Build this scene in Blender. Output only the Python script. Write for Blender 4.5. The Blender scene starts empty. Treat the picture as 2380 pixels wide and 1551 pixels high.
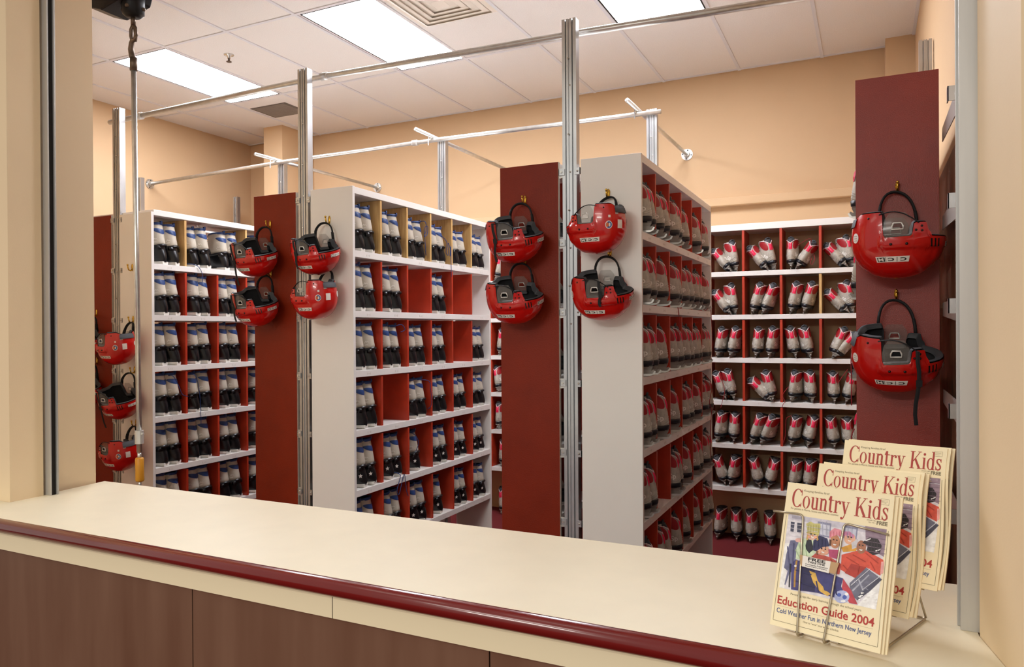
import bpy, bmesh, math, random
from mathutils import Vector, Matrix

random.seed(11)
scene = bpy.context.scene
COL = scene.collection
PI = math.pi

# ------------------------------------------------------------------ camera, light, exposure
cam_data = bpy.data.cameras.new('camera')
cam_data.sensor_width = 36.0
cam_data.lens = 25.903
cam_data.clip_start = 0.02
cam = bpy.data.objects.new('camera', cam_data)
COL.objects.link(cam)
RIGHT = (0.89932, 0.437246, -0.006227)
UP = (0.003902, 0.006216, 0.999973)
FWD = (-0.437273, 0.89932, -0.003884)
cam.matrix_world = Matrix(((RIGHT[0], UP[0], -FWD[0], 0.0),
                           (RIGHT[1], UP[1], -FWD[1], 0.0),
                           (RIGHT[2], UP[2], -FWD[2], 1.68),
                           (0, 0, 0, 1)))
scene.camera = cam
scene.view_settings.view_transform = 'Standard'
scene.view_settings.look = 'None'
scene.view_settings.gamma = 1.0
scene.view_settings.use_curve_mapping = False
scene.view_settings.exposure = 0.10
scene.cycles.use_denoising = True
scene.cycles.max_bounces = 9
scene.cycles.diffuse_bounces = 6
scene.cycles.adaptive_threshold = 0.05

world = bpy.data.worlds.new('world')
scene.world = world
world.use_nodes = True
world.node_tree.nodes['Background'].inputs[0].default_value = (1.0, 0.94, 0.86, 1)
world.node_tree.nodes['Background'].inputs[1].default_value = 0.50

def area(name, loc, size, power, color, rot=(0, 0, 0)):
    d = bpy.data.lights.new(name, 'AREA')
    d.shape = 'RECTANGLE'; d.size = size[0]; d.size_y = size[1]
    d.energy = power; d.color = color
    o = bpy.data.objects.new(name, d)
    o.location = loc; o.rotation_euler = rot
    COL.objects.link(o)
    return o
# ceiling fixtures of the lobby the photographer stands in; the farthest one is added
area('lobby_light', (-0.7, 0.55, 3.7), (1.2, 0.6), 3, (1.0, 0.93, 0.82))
area('lobby_light', (-2.6, 0.55, 3.7), (1.2, 0.6), 4, (1.0, 0.92, 0.78))
area('lobby_light', (-1.6, -1.9, 3.7), (2.4, 0.6), 60, (1.0, 0.96, 0.88))
area('lobby_light', (-1.6, -4.6, 3.7), (2.4, 0.6), 340, (1.0, 0.96, 0.88))  # added farther back to brighten the faces turned to the lobby

LAMP_STRENGTH = 31.0

# ------------------------------------------------------------------ materials
def lin(h):
    if isinstance(h, str):
        c = [int(h[i:i + 2], 16) / 255 for i in (0, 2, 4)]
    else:
        c = [v / 255 for v in h]
    return tuple(v / 12.92 if v <= 0.04045 else ((v + 0.055) / 1.055) ** 2.4 for v in c) + (1.0,)

def mat(name, color, rough=0.5, metal=0.0, vary=0.0, scale=8.0, bump=0.0, bump_scale=60.0, color2=None,
        spec=0.5, coat=0.0, alpha=1.0, stretch=None, trans=0.0):
    m = bpy.data.materials.new(name)
    m.use_nodes = True
    nt = m.node_tree
    b = nt.nodes['Principled BSDF']
    c = lin(color)
    b.inputs['Base Color'].default_value = c
    b.inputs['Roughness'].default_value = rough
    b.inputs['Metallic'].default_value = metal
    b.inputs['Specular IOR Level'].default_value = spec
    b.inputs['Coat Weight'].default_value = coat
    b.inputs['Alpha'].default_value = alpha
    b.inputs['Transmission Weight'].default_value = trans
    if vary or color2 or bump:
        tc = nt.nodes.new('ShaderNodeTexCoord')
        mp = nt.nodes.new('ShaderNodeMapping')
        nt.links.new(tc.outputs['Object'], mp.inputs[0])
        if stretch:
            mp.inputs['Scale'].default_value = stretch
    if vary or color2:
        n = nt.nodes.new('ShaderNodeTexNoise')
        n.inputs['Scale'].default_value = scale
        n.inputs['Detail'].default_value = 5
        nt.links.new(mp.outputs[0], n.inputs[0])
        r = nt.nodes.new('ShaderNodeValToRGB')
        r.color_ramp.elements[0].position = 0.32
        r.color_ramp.elements[1].position = 0.68
        if color2:
            r.color_ramp.elements[0].color = lin(color2)
            r.color_ramp.elements[1].color = c
        else:
            r.color_ramp.elements[0].color = tuple(v * (1 - vary) for v in c[:3]) + (1,)
            r.color_ramp.elements[1].color = tuple(min(1, v * (1 + vary)) for v in c[:3]) + (1,)
        nt.links.new(n.outputs[0], r.inputs[0])
        nt.links.new(r.outputs[0], b.inputs['Base Color'])
    if bump:
        n2 = nt.nodes.new('ShaderNodeTexNoise')
        n2.inputs['Scale'].default_value = bump_scale
        n2.inputs['Detail'].default_value = 3
        nt.links.new(tc.outputs['Object'], n2.inputs[0])
        bp = nt.nodes.new('ShaderNodeBump')
        bp.inputs['Strength'].default_value = bump
        bp.inputs['Distance'].default_value = 0.004
        nt.links.new(n2.outputs[0], bp.inputs['Height'])
        nt.links.new(bp.outputs[0], b.inputs['Normal'])
    return m

def emit(name, color, strength):
    m = bpy.data.materials.new(name)
    m.use_nodes = True
    b = m.node_tree.nodes['Principled BSDF']
    b.inputs['Base Color'].default_value = lin('F4F2EC')
    b.inputs['Emission Color'].default_value = color
    b.inputs['Emission Strength'].default_value = strength
    return m

M = {}
M['wall'] = mat('tan_wall_paint', 'C8A882', 0.75, vary=0.015, scale=3, bump=0.05, bump_scale=220)
M['jamb'] = mat('cream_jamb_paint', 'E2CBA6', 0.6, vary=0.015, scale=3, bump=0.05, bump_scale=220)
M['tile'] = mat('ceiling_tile', 'E4E0DC', 0.9, vary=0.08, scale=230, bump=0.35, bump_scale=190)
M['tbar'] = mat('ceiling_grid_paint', 'D8D8DC', 0.6)
M['gap'] = mat('dark_gap', '15100C', 0.8)
M['lamp'] = emit('lit_diffuser', (0.98, 1.0, 1.08, 1), LAMP_STRENGTH)
M['grille'] = mat('grey_grille', '8A8078', 0.6)
M['white_paint'] = mat('white_painted_metal', 'E4DCD0', 0.5)
M['floor'] = mat('red_speckled_rubber', '74151A', 0.8, color2='560E12', scale=260, bump=0.15, bump_scale=180)
M['melamine'] = mat('white_melamine', 'E8E5E0', 0.38, vary=0.008, scale=6)
M['redpanel'] = mat('oxide_red_panel', '7A2208', 0.45, spec=0.25, vary=0.10, scale=5, bump=0.22, bump_scale=150)
M['redrough'] = mat('rolled_red_panel', '8A2C20', 0.36, vary=0.10, scale=6, bump=0.28, bump_scale=330)
M['edge'] = mat('raw_panel_edge', 'C9C0B2', 0.6, vary=0.06, scale=40)
M['divider'] = mat('red_divider', 'B2341A', 0.42, vary=0.12, scale=12)
M['pine'] = mat('pine_divider', 'D9B678', 0.5, color2='C0955A', scale=6, stretch=(14, 14, 1.2))
M['mark'] = mat('pencil_mark', 'CFC7BC', 0.8)
M['zinc'] = mat('galvanised_steel', 'C2C4C6', 0.32, metal=0.9, vary=0.10, scale=18, stretch=(1, 1, 0.25))
M['pipe'] = mat('galvanised_pipe', 'D0CFCA', 0.30, metal=0.85, vary=0.08, scale=30)
M['bracket'] = mat('bracket_steel', 'D0CEC8', 0.38, metal=0.6)
M['bolt'] = mat('zinc_bolt', 'D4D2CA', 0.25, metal=1.0)
M['brass'] = mat('brass', 'D9B24A', 0.22, metal=1.0)
M['laminate'] = mat('cream_laminate', 'E4D9BE', 0.42, vary=0.018, scale=9)
M['maroon'] = mat('maroon_vinyl', '6A120E', 0.22, vary=0.05, scale=8, coat=0.3)
M['fascia'] = mat('cream_fascia', 'E2D6B4', 0.45)
M['brown'] = mat('bronze_panel', '80624E', 0.38, metal=0.3, color2='70513E', scale=3.0, stretch=(3, 3, 0.4))
M['seam'] = mat('seam', '3A2A20', 0.7)
M['alu'] = mat('mill_aluminium', 'BDBCB8', 0.38, metal=0.5, vary=0.05, scale=30, stretch=(1, 1, 0.1))
M['wood'] = mat('walnut_board', '866448', 0.45, color2='452E22', scale=5, stretch=(7, 7, 0.5))
M['iron'] = mat('black_iron', '1A1818', 0.45, metal=0.5)
M['rust'] = mat('worn_iron', '6A5A4C', 0.45, metal=0.7, vary=0.2, scale=40)
M['handle'] = mat('yellow_wood_grip', 'D89A28', 0.4, color2='C07F18', scale=10, stretch=(6, 6, 0.6))
# helmet
M['shell'] = mat('red_helmet_shell', 'C0120C', 0.20, coat=0.4)
M['foam'] = mat('black_foam', '17171A', 0.85)
M['foamgrey'] = mat('grey_foam_edge', '3C3E42', 0.7)
M['clear'] = mat('smoked_clear_plastic', '8E8882', 0.12, alpha=0.40)
M['chrome'] = mat('ear_guard_rim', 'D2D0CA', 0.25, metal=0.3)
M['strap'] = mat('black_webbing', '121316', 0.75)
M['black'] = mat('black_plastic', '0E0E10', 0.35)
M['sticker'] = mat('white_sticker', 'E8E2DA', 0.5)
M['ink'] = mat('black_ink', '1C1614', 0.6)
M['stickblue'] = mat('blue_sticker', '2E4F92', 0.45)
M['stickorange'] = mat('orange_sticker', 'D0662A', 0.45)
M['stickgrey'] = mat('grey_print', 'B9A6A0', 0.6)
# skates
M['grey'] = mat('light_grey_boot', 'BFB6A6', 0.55, vary=0.05, scale=30, bump=0.1, bump_scale=120)
M['blue'] = mat('blue_boot_trim', '28447A', 0.42)
M['navy'] = mat('dark_blue_lining', '1A2030', 0.8)
M['bblack'] = mat('black_boot_shell', '131215', 0.28)
M['bwhite'] = mat('white_runner', 'DCD8D0', 0.35)
M['logo'] = mat('white_boot_print', 'E6E2DA', 0.5)
M['lace'] = mat('blue_lace', '20386E', 0.8)
M['greyr'] = mat('grey_figure_boot', 'AEA699', 0.5, vary=0.13, scale=55, bump=0.12, bump_scale=110)
M['redtrim'] = mat('dark_red_trim', '9A1C22', 0.45)
M['pink'] = mat('pink_tag', 'DE1F4C', 0.5)
M['band'] = mat('black_sole_band', '15161C', 0.35)
M['holder'] = mat('blade_holder', '8E8880', 0.4)
M['steel'] = mat('blade_steel', 'B8B4AE', 0.28, metal=0.9)
M['piping'] = mat('pale_piping', 'E4D2D4', 0.5)
M['rlace'] = mat('red_lace', '8E1420', 0.8)
# print
M['paper'] = mat('cream_newsprint', 'F2E3BE', 0.7)
M['paperedge'] = mat('page_edges', 'E9D6B2', 0.8)
M['titlered'] = mat('title_red_ink', 'A83A34', 0.6)
M['headred'] = mat('headline_red_ink', 'B0302A', 0.6)
M['headblue'] = mat('headline_blue_ink', '2E4684', 0.6)
M['greyink'] = mat('grey_ink', '7A7058', 0.7)
M['wire'] = mat('nickel_wire', 'B4A892', 0.28, metal=0.9)
M['tape'] = mat('tan_tape', 'B89468', 0.5)

# ------------------------------------------------------------------ object helpers
def link(name, me, material, parent=None, loc=None, smooth=False):
    if material is not None and not me.materials:
        me.materials.append(material)
    if smooth:
        for p in me.polygons:
            p.use_smooth = True
    o = bpy.data.objects.new(name, me)
    COL.objects.link(o)
    if parent is not None:
        o.parent = parent
    if loc is not None:
        o.location = loc
    return o

def thing(name, label, cat, loc=(0, 0, 0), rot=(0, 0, 0), group=None):
    o = bpy.data.objects.new(name, None)
    o.empty_display_size = 0.05
    COL.objects.link(o)
    o.location = loc; o.rotation_euler = rot
    tag(o, label, cat, group)
    return o

def tag(o, label, cat, group=None):
    o['label'] = label; o['category'] = cat
    if group:
        o['group'] = group
    return o

def struct(o):
    o['kind'] = 'structure'
    return o

class MB:
    """collects vertices and faces of ONE mesh"""
    def __init__(s):
        s.v = []; s.f = []; s.mi = []
    def add(s, vs, fs, mi=0):
        k = len(s.v)
        s.v += [tuple(v) for v in vs]
        s.f += [tuple(i + k for i in f) for f in fs]
        s.mi += [mi] * len(fs)
        return s
    def box(s, a, b, mi=0):
        x0, y0, z0 = a; x1, y1, z1 = b
        vs = [(x0, y0, z0), (x1, y0, z0), (x1, y1, z0), (x0, y1, z0), (x0, y0, z1), (x1, y0, z1), (x1, y1, z1), (x0, y1, z1)]
        return s.add(vs, [(3, 2, 1, 0), (4, 5, 6, 7), (0, 1, 5, 4), (1, 2, 6, 5), (2, 3, 7, 6), (3, 0, 4, 7)], mi)
    def loft(s, rings, cap0=True, cap1=True, closed=True, mi=0):
        n = len(rings[0]); vs = [p for r in rings for p in r]; fs = []
        for i in range(len(rings) - 1):
            for j in range(n if closed else n - 1):
                k = (j + 1) % n
                fs.append((i * n + j, i * n + k, (i + 1) * n + k, (i + 1) * n + j))
        if cap0: fs.append(tuple(reversed(range(n))))
        if cap1: fs.append(tuple((len(rings) - 1) * n + j for j in range(n)))
        return s.add(vs, fs, mi)
    def tube(s, pts, r, n=8, mi=0, closed=False, flat=None):
        pts = [Vector(p) for p in pts]; rings = []
        m = len(pts); ref = None
        for i, p in enumerate(pts):
            if closed: t = pts[(i + 1) % m] - pts[i - 1]
            else: t = pts[min(i + 1, m - 1)] - pts[max(i - 1, 0)]
            t.normalize()
            if ref is None:
                ref = Vector((0, 0, 1)) if abs(t.z) < 0.9 else Vector((1, 0, 0))
            a = ref - t * ref.dot(t)
            if a.length < 1e-5: a = t.orthogonal()
            a.normalize(); ref = a; b = t.cross(a)
            rr = r[i] if isinstance(r, (list, tuple)) else r
            fa, fb = flat if flat else (1, 1)
            rings.append([p + a * (rr * fa * math.cos(2 * PI * k / n)) + b * (rr * fb * math.sin(2 * PI * k / n)) for k in range(n)])
        if closed:
            rings.append(rings[0])
            return s.loft(rings, False, False, mi=mi)
        return s.loft(rings, mi=mi)
    def prism(s, poly, axis, a, b, mi=0):
        """2-D polygon extruded along axis ('x','y','z')"""
        def P(u, v, w):
            return {'x': (w, u, v), 'y': (u, w, v), 'z': (u, v, w)}[axis]
        n = len(poly)
        vs = [P(u, v, a) for u, v in poly] + [P(u, v, b) for u, v in poly]
        fs = [tuple(range(n)), tuple(reversed(range(n, 2 * n)))] + [(i, n + i, n + (i + 1) % n, (i + 1) % n) for i in range(n)]
        return s.add(vs, fs, mi)
    def sphere(s, c, r, n=10, m=6, sc=(1, 1, 1), mi=0):
        rings = []
        for i in range(1, m):
            t = PI * i / m
            rings.append([(c[0] + r * sc[0] * math.sin(t) * math.cos(2 * PI * k / n), c[1] + r * sc[1] * math.sin(t) * math.sin(2 * PI * k / n), c[2] - r * sc[2] * math.cos(t)) for k in range(n)])
        return s.loft(rings, mi=mi)
    def mesh(s, name):
        me = bpy.data.meshes.new(name)
        me.from_pydata(s.v, [], s.f)
        if any(s.mi):
            for p, i in zip(me.polygons, s.mi):
                p.material_index = i
        bm = bmesh.new(); bm.from_mesh(me)
        bmesh.ops.recalc_face_normals(bm, faces=bm.faces)
        bm.to_mesh(me); bm.free()
        me.update()
        return me
    def build(s, name, material, parent=None, smooth=False, bevel=0, loc=None):
        o = link(name, s.mesh(name), material, parent, loc, smooth)
        if bevel:
            md = o.modifiers.new('edge', 'BEVEL'); md.width = bevel; md.segments = 2; md.limit_method = 'ANGLE'
        return o

def circ(n, r, c=(0, 0), a0=0.0):
    return [(c[0] + r * math.cos(a0 + 2 * PI * i / n), c[1] + r * math.sin(a0 + 2 * PI * i / n)) for i in range(n)]

_text_cache = {}
def text_shape(body, bold=0.0):
    """flat letter outline of the built-in font as 2-D vertices and faces, unit cap height, plus its width"""
    key = (body, bold)
    if key in _text_cache: return _text_cache[key]
    cu = bpy.data.curves.new('t', 'FONT'); cu.body = body; cu.size = 1.0; cu.offset = bold
    cu.resolution_u = 3
    o = bpy.data.objects.new('t', cu); COL.objects.link(o)
    dg = bpy.context.evaluated_depsgraph_get(); dg.update()
    me = bpy.data.meshes.new_from_object(o.evaluated_get(dg))
    vs = [(v.co.x, v.co.y) for v in me.vertices]; fs = [tuple(p.vertices) for p in me.polygons]
    bpy.data.objects.remove(o); bpy.data.curves.remove(cu); bpy.data.meshes.remove(me)
    x0 = min(v[0] for v in vs); x1 = max(v[0] for v in vs)
    cap = 0.69
    vs = [((x - x0) / cap, y / cap) for x, y in vs]
    _text_cache[key] = (vs, fs, (x1 - x0) / cap)
    return _text_cache[key]

def copy_tree(src, parent=None):
    c = src.copy(); COL.objects.link(c); c.parent = parent
    for ch in src.children:
        copy_tree(ch, c)
    return c

# ------------------------------------------------------------------ the setting
def wall(name, a, b, m='wall'):
    return struct(MB().box(a, b).build(name, M[m]))
struct(MB().box((-6.6, -4.0, -0.1), (0.6, 6.5, 0.0)).build('floor', M['floor']))
CEIL = 3.80
struct(MB().box((-6.6, 1.73, CEIL), (0.6, 6.5, CEIL + 0.1)).build('ceiling', M['tile']))
wall('wall_back', (-6.5, 6.24, 0), (0.5, 6.4, CEIL))
wall('wall_left', (-6.5, 1.9, 0), (-6.32, 6.24, CEIL))
wall('wall_right', (0.30, 1.9, 0), (0.45, 6.24, CEIL))
# the wall with the counter opening
MBf = MB()
MBf.box((-6.5, 1.73, 0), (-3.03, 1.86, CEIL)); MBf.box((-6.32, 1.86, 0), (-3.08, 2.12, CEIL))
struct(MBf.build('wall_front', M['jamb']))
MBf = MB()
MBf.prism([(0.208, 1.85), (0.250, 1.62), (0.9, 1.62), (0.9, 1.85)], 'z', 0, CEIL); MBf.box((0.212, 1.85, 0), (0.45, 2.12, CEIL))
struct(MBf.build('wall_front', M['jamb']))
struct(MB().box((-3.03, 1.73, 3.40), (0.206, 1.86, CEIL)).build('trim_1', M['jamb']))
# column in the far left corner, pilaster in the far right corner
struct(MB().box((-5.65, 5.76, 0), (-5.40, 6.24, CEIL)).build('column', M['wall']))
struct(MB().box((0.108, 6.05, 0), (0.30, 6.24, CEIL)).build('column', M['wall']))
# ledge along the back wall
struct(MB().box((-6.32, 6.17, 2.690), (0.108, 6.24, 2.755)).build('trim_2', M['wall'], bevel=0.006))
# suspended ceiling grid
g = MB()
GX = [-0.952 - 0.6227 * k for k in range(9)]; GX = [0.292] + [x + 0.6227 for x in GX[:1]] + GX
GY = [2.585, 3.795, 5.005, 6.215]
for x in GX:
    g.box((x - 0.012, 2.12, CEIL - 0.007), (x + 0.012, 6.24, CEIL + 0.002))
for y in GY:
    g.box((-6.32, y - 0.012, CEIL - 0.0065), (0.30, y + 0.012, CEIL + 0.002))
struct(g.build('trim_3', M['tbar']))
# dark wood board on the right wall
struct(MB().box((0.285, 2.12, 0.05), (0.30, 3.9, 2.36)).build('trim_4', M['wood']))

# ------------------------------------------------------------------ ceiling fixtures
def troffer(cx, label):
    t = thing('ceiling_light', label, 'light', (cx, 4.40, CEIL), group='recessed ceiling lights')
    f = MB()
    w, l = 0.2985, 0.593
    for a, b in (((-w, -l, -0.006), (-w + 0.012, l, 0.001)), ((w - 0.012, -l, -0.006), (w, l, 0.001)), ((-w, -l, -0.006), (w, -l + 0.012, 0.001)), ((-w, l - 0.012, -0.006), (w, l, 0.001))):
        f.box(a, b)
    f.build('shadow_frame', M['gap'], t)  # near-black strips paint the shadow gap round the diffuser
    MB().box((-w + 0.012, -l + 0.012, -0.005), (w - 0.012, l - 0.012, 0.0)).build('diffuser', M['lamp'], t)
    return t
troffer(-4.999, 'lit rectangular ceiling light nearest the left wall')
troffer(-3.110, 'lit rectangular ceiling light beside the square air diffuser')
troffer(-1.263, 'lit rectangular ceiling light cut by the top edge, rightmost of three')

t = thing('air_diffuser', 'square white ceiling air diffuser with nested vanes', 'vent', (-2.487, 4.08, CEIL))
b = MB()
for k in range(5):
    o = 0.285 - 0.05 * k; i = o - 0.034; z0 = -0.004 - 0.004 * (k % 2); z1 = -0.016
    ro = [(-o, -o, z0), (o, -o, z0), (o, o, z0), (-o, o, z0)]; ri = [(-i, -i, z1), (i, -i, z1), (i, i, z1), (-i, i, z1)]
    b.loft([ro, ri], False, False)
b.box((-0.05, -0.05, -0.016), (0.05, 0.05, -0.012))
b.build('vanes', M['white_paint'], t)
MB().box((-0.30, -0.275, -0.004), (0.30, 0.275, -0.001)).build('backing', M['white_paint'], t)
t = thing('return_grille', 'grey perforated return air grille in ceiling by column', 'vent', (-5.06, 5.37, CEIL))
b = MB()
for k in range(16):
    y = -0.145 + 0.0193 * k
    b.box((-0.19, y - 0.006, -0.008), (0.19, y + 0.006, -0.003))
b.build('slats', M['grille'], t)
MB().box((-0.215, -0.165, -0.004), (0.215, 0.165, -0.001)).build('backing', mat('grille_back', '6A625C', 0.8), t)
t = thing('sprinkler', 'small chrome fire sprinkler on ceiling beside left light', 'sprinkler', (-4.392, 4.124, CEIL))
b = MB(); b.loft([[(x, y, z) for x, y in circ(16, r)] for r, z in ((0.038, 0.0), (0.036, -0.006), (0.016, -0.012), (0.012, -0.03))])
b.build('escutcheon', M['bolt'], t, True)
b = MB(); b.loft([[(x, y, z) for x, y in circ(12, r)] for r, z in ((0.008, -0.03), (0.008, -0.05), (0.02, -0.052), (0.02, -0.056))])
b.build('deflector', M['rust'], t)

# ------------------------------------------------------------------ door tracks of the roll-up shutter
def track(name, label, x, sgn, w=0.052):
    """U channel standing on the counter, open towards the opening; sgn +1 on the left jamb"""
    t = thing(name, label, 'shutter track', (x, 1.87, 1.02), group='shutter guide tracks')
    z1 = 2.36
    MB().box((0, 0, 0), (sgn * w, 0.006, z1)).build('front_flange', M['alu'], t, bevel=0.001)
    MB().box((0, 0.026, 0), (sgn * (w + 0.004), 0.032, z1)).build('rear_flange', M['alu'], t, bevel=0.001)
    MB().box((-sgn * 0.002, 0.006, 0), (sgn * 0.004, 0.026, z1)).build('web', M['gap'], t)
    MB().box((sgn * (w - 0.022), 0.0065, 0), (sgn * (w - 0.006), 0.0255, z1)).build('slot_shade', M['gap'], t)  # dark filler, with the black web, stands in for shade inside the slot
    return t
track('shutter_track', 'grey metal shutter track on the left tan jamb', -3.052, 1)
track('shutter_track', 'grey metal shutter track on the right jamb beside the magazines', 0.232, -1, 0.057)

# ------------------------------------------------------------------ service counter
ct = thing('service_counter', 'long cream laminate service counter with maroon rounded front edge', 'counter', (-1.4, 1.56, 0))
def cbox(name, a, b, m, bevel=0.0, parent=ct):
    a = (a[0] + 1.4, a[1] - 1.56, a[2]); b = (b[0] + 1.4, b[1] - 1.56, b[2])
    return MB().box(a, b).build(name, M[m], parent, bevel=bevel)
b = MB()
b.prism([(-4.2 + 1.4, 0.0), (2.0 + 1.4 - 0.2, 0.0), (2.0 + 1.4 - 0.2, 0.058), (0.249 + 1.4, 0.058), (0.207 + 1.4, 0.29), (0.207 + 1.4, 0.64), (-3.075 + 1.4, 0.597), (-3.028 + 1.4, 0.168), (-4.2 + 1.4, 0.168)], 'z', 0.985, 1.02)
b.build('countertop', M['laminate'], ct)
prof = [(0.004, 0.972)] + [(-0.024 * math.cos(a) * 1.0, 0.996 + 0.024 * math.sin(a)) for a in [(-0.5 + k / 14) * PI for k in range(15)]] + [(0.004, 1.0205)]
b = MB(); b.prism(prof, 'x', -4.2 + 1.4, 1.8 + 1.4)
b.build('edge_moulding', M['maroon'], ct, True)
fs = cbox('fascia', (-4.2, 1.560, 0.912), (1.8, 1.585, 0.985), 'fascia')
cbox('seam', (-1.2989, 1.5592, 0.912), (-1.2973, 1.5602, 0.972), 'seam', parent=fs)
for k, (x0, x1) in enumerate(((-4.2, -1.840), (-1.838, -0.830), (-0.828, 1.8))):
    cbox('front_panel', (x0 + 0.001, 1.570, 0.02), (x1 - 0.001, 1.60, 0.911), 'brown')
cbox('carcass', (-3.0, 1.90, 0.02), (0.18, 2.10, 0.984), 'melamine')

# ------------------------------------------------------------------ shoe racks
FY = 3.30                                     # the plane of all the rack ends
SHELF = [2.135, 1.797, 1.460, 1.125, 0.788, 0.450]   # tops of the six shelves
CELL = 0.273
LEN = 1.65

def hook_meshes():
    b = MB()
    b.prism([(0.008 * math.cos(a) * (1.0 if math.sin(a) > 0 else 0.75), 0.024 * math.sin(a)) for a in [2 * PI * k / 16 for k in range(16)]], 'y', -0.004, 0.0)
    b.tube([(0, -0.003, -0.012), (0, -0.014, -0.022), (0, -0.028, -0.018), (0, -0.034, -0.002), (0, -0.036, 0.012)], [0.0045, 0.0045, 0.0042, 0.004, 0.0036], 8)
    b.sphere((0, -0.036, 0.014), 0.0062, 8, 6)
    return b.mesh('coat_hook')
HOOK = hook_meshes()

def size_marks(n, w):
    b = MB()
    for c in range(n):
        y0 = CELL * (c + 0.5)
        for k, dy in enumerate((-0.012, 0.0, 0.014)):
            h = 0.006 if k != 1 else 0.0012
            b.box((w, y0 + dy, -0.021 - h), (w + 0.0006, y0 + dy + (0.002 if k != 1 else 0.006), -0.021 + h))
    return b

def rack(label, x1, w, top, end_m, side, hooks, pine_rows=(), missing=(), edge=None):
    """side +1: cubbies open towards +x; -1: towards -x.  Origin: right front corner of the end panel on the floor"""
    t = thing('skate_rack', label, 'shelf', (x1, FY, 0))
    ep = MB().box((-w, 0, 0), (0, 0.02, top)).build('end_panel', M[end_m], t, bevel=0.0012)
    if edge:
        MB().box((0.0, 0.0012, 0.0), (0.0016, 0.0188, top - 0.001)).build('panel_edge', M['edge'], ep)
    for hx, hz in hooks:
        link('coat_hook', HOOK, M['brass'], ep, (hx, 0, hz), True)
    MB().box((-w, LEN - 0.02, 0), (0, LEN, 2.49)).build('far_panel', M['melamine'], t, bevel=0.0012)
    levels = [2.49] + SHELF
    for k, z in enumerate(levels):
        s = MB().box((-w + 0.001, 0.02, z - 0.037), (-0.0005, LEN - 0.02, z)).build('shelf', M['melamine'], t, bevel=0.0015)
        if k and side > 0:
            o = size_marks(6, 0.0).build('size_marks', M['mark'], s, loc=(0, 0, z))
    zz = [2.49] + SHELF
    for r in range(6):
        z0 = SHELF[r]; z1 = zz[r] - 0.039
        for c in range(1, 6):
            if (r, c) in missing: continue
            pine = r in pine_rows
            y = CELL * c
            xa, xb = (-w + 0.035, -0.006) if side > 0 else (-w + 0.006, -0.035)
            MB().box((xa, y - 0.008, z0), (xb, y + 0.008, z1 - (0.0 if pine else 0.006))).build('divider', M['pine' if pine else 'divider'], t)
    return t

rack('left white rack of blue-trimmed skates with three helmets on its end', -4.219, 0.308, 2.474, 'melamine', 1,
     [(-4.403 + 4.219, 2.115), (-4.399 + 4.219, 1.770), (-4.388 + 4.219, 1.436), (-4.377 + 4.219, 1.085)], pine_rows=(0,), missing=((0, 2), (0, 5)))
rack('middle white rack of blue-trimmed skates with pine dividers on top row', -2.585, 0.300, 2.493, 'melamine', 1,
     [(-2.747 + 2.585, 2.312), (-2.749 + 2.585, 2.042)], pine_rows=(0,))
rack('right white rack of red-trimmed skates with two helmets on its end', -0.941, 0.296, 2.493, 'melamine', 1,
     [(-1.097 + 0.941, 2.316), (-1.09 + 0.941, 2.041)])
rack('dark red rack end at the far left beside the tan jamb', -4.614, 0.310, 2.478, 'redpanel', -1, [(-0.155, 1.82), (-0.155, 1.49)], edge=True)
rack('red-ended rack between the left and middle white racks', -2.995, 0.325, 2.492, 'redpanel', -1,
     [(-3.190 + 2.995, 2.318), (-3.188 + 2.995, 2.030)], edge=True)
rack('red-ended rack between the middle and right white racks', -1.352, 0.314, 2.494, 'redpanel', -1,
     [(-1.527 + 1.352, 2.322), (-1.529 + 1.352, 2.029)], edge=True)
rack('tall red-ended rack against the right wall with two large helmets', 0.243, 0.294, 2.686, 'redrough', -1,
     [(0.099 - 0.243, 2.240), (0.093 - 0.243, 1.812)])

# long shelving on the back wall
BY = 5.94
t = thing('skate_shelving', 'long white wall shelving with thin red dividers holding red-trimmed skates', 'shelf', (0, BY, 0))
for k, z in enumerate([2.50] + [z - 0.004 for z in SHELF]):
    s = MB().box((-4.6, 0, z - (0.05 if k == 0 else 0.037)), (0.105, 0.298, z)).build('shelf', M['melamine'], t, bevel=0.0015)
    if k:
        b = MB()
        for c in range(5):
            x0 = -1.164 + 0.277 * c + 0.11
            b.box((x0, -0.0006, z - 0.022), (x0 + 0.002, 0, z - 0.014)); b.box((x0 + 0.006, -0.0006, z - 0.019), (x0 + 0.012, 0, z - 0.017)); b.box((x0 + 0.017, -0.0006, z - 0.022), (x0 + 0.019, 0, z - 0.014))
        b.build('size_marks', M['mark'], s)
for r in range(6):
    z0 = SHELF[r] - 0.004; z1 = (([2.50] + SHELF)[r]) - 0.045
    for c in range(-7, 5):
        x = -1.164 + 0.277 * c
        m = 'pine' if (r, c) == (1, 3) else 'divider'
        if x < -4.5: continue
        MB().box((x - 0.009, 0.004, z0), (x + 0.009, 0.27, z1)).build('divider', M[m], t)

# ------------------------------------------------------------------ strut posts, clips and pipes
def post_profile(w, d):
    h = w / 2; s = 0.006
    return [(-h, 0), (-h, -d), (-h + 0.016, -d), (-h + 0.016, -d + 0.02), (-h + 0.016 + s, -d + 0.02), (-h + 0.016 + s, -d), (-0.004, -d), (-0.004, -d + 0.006), (0.004, -d + 0.006), (0.004, -d),
            (h - 0.016 - s, -d), (h - 0.016 - s, -d + 0.02), (h - 0.016, -d + 0.02), (h - 0.016, -d), (h, -d), (h, 0)]

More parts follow.
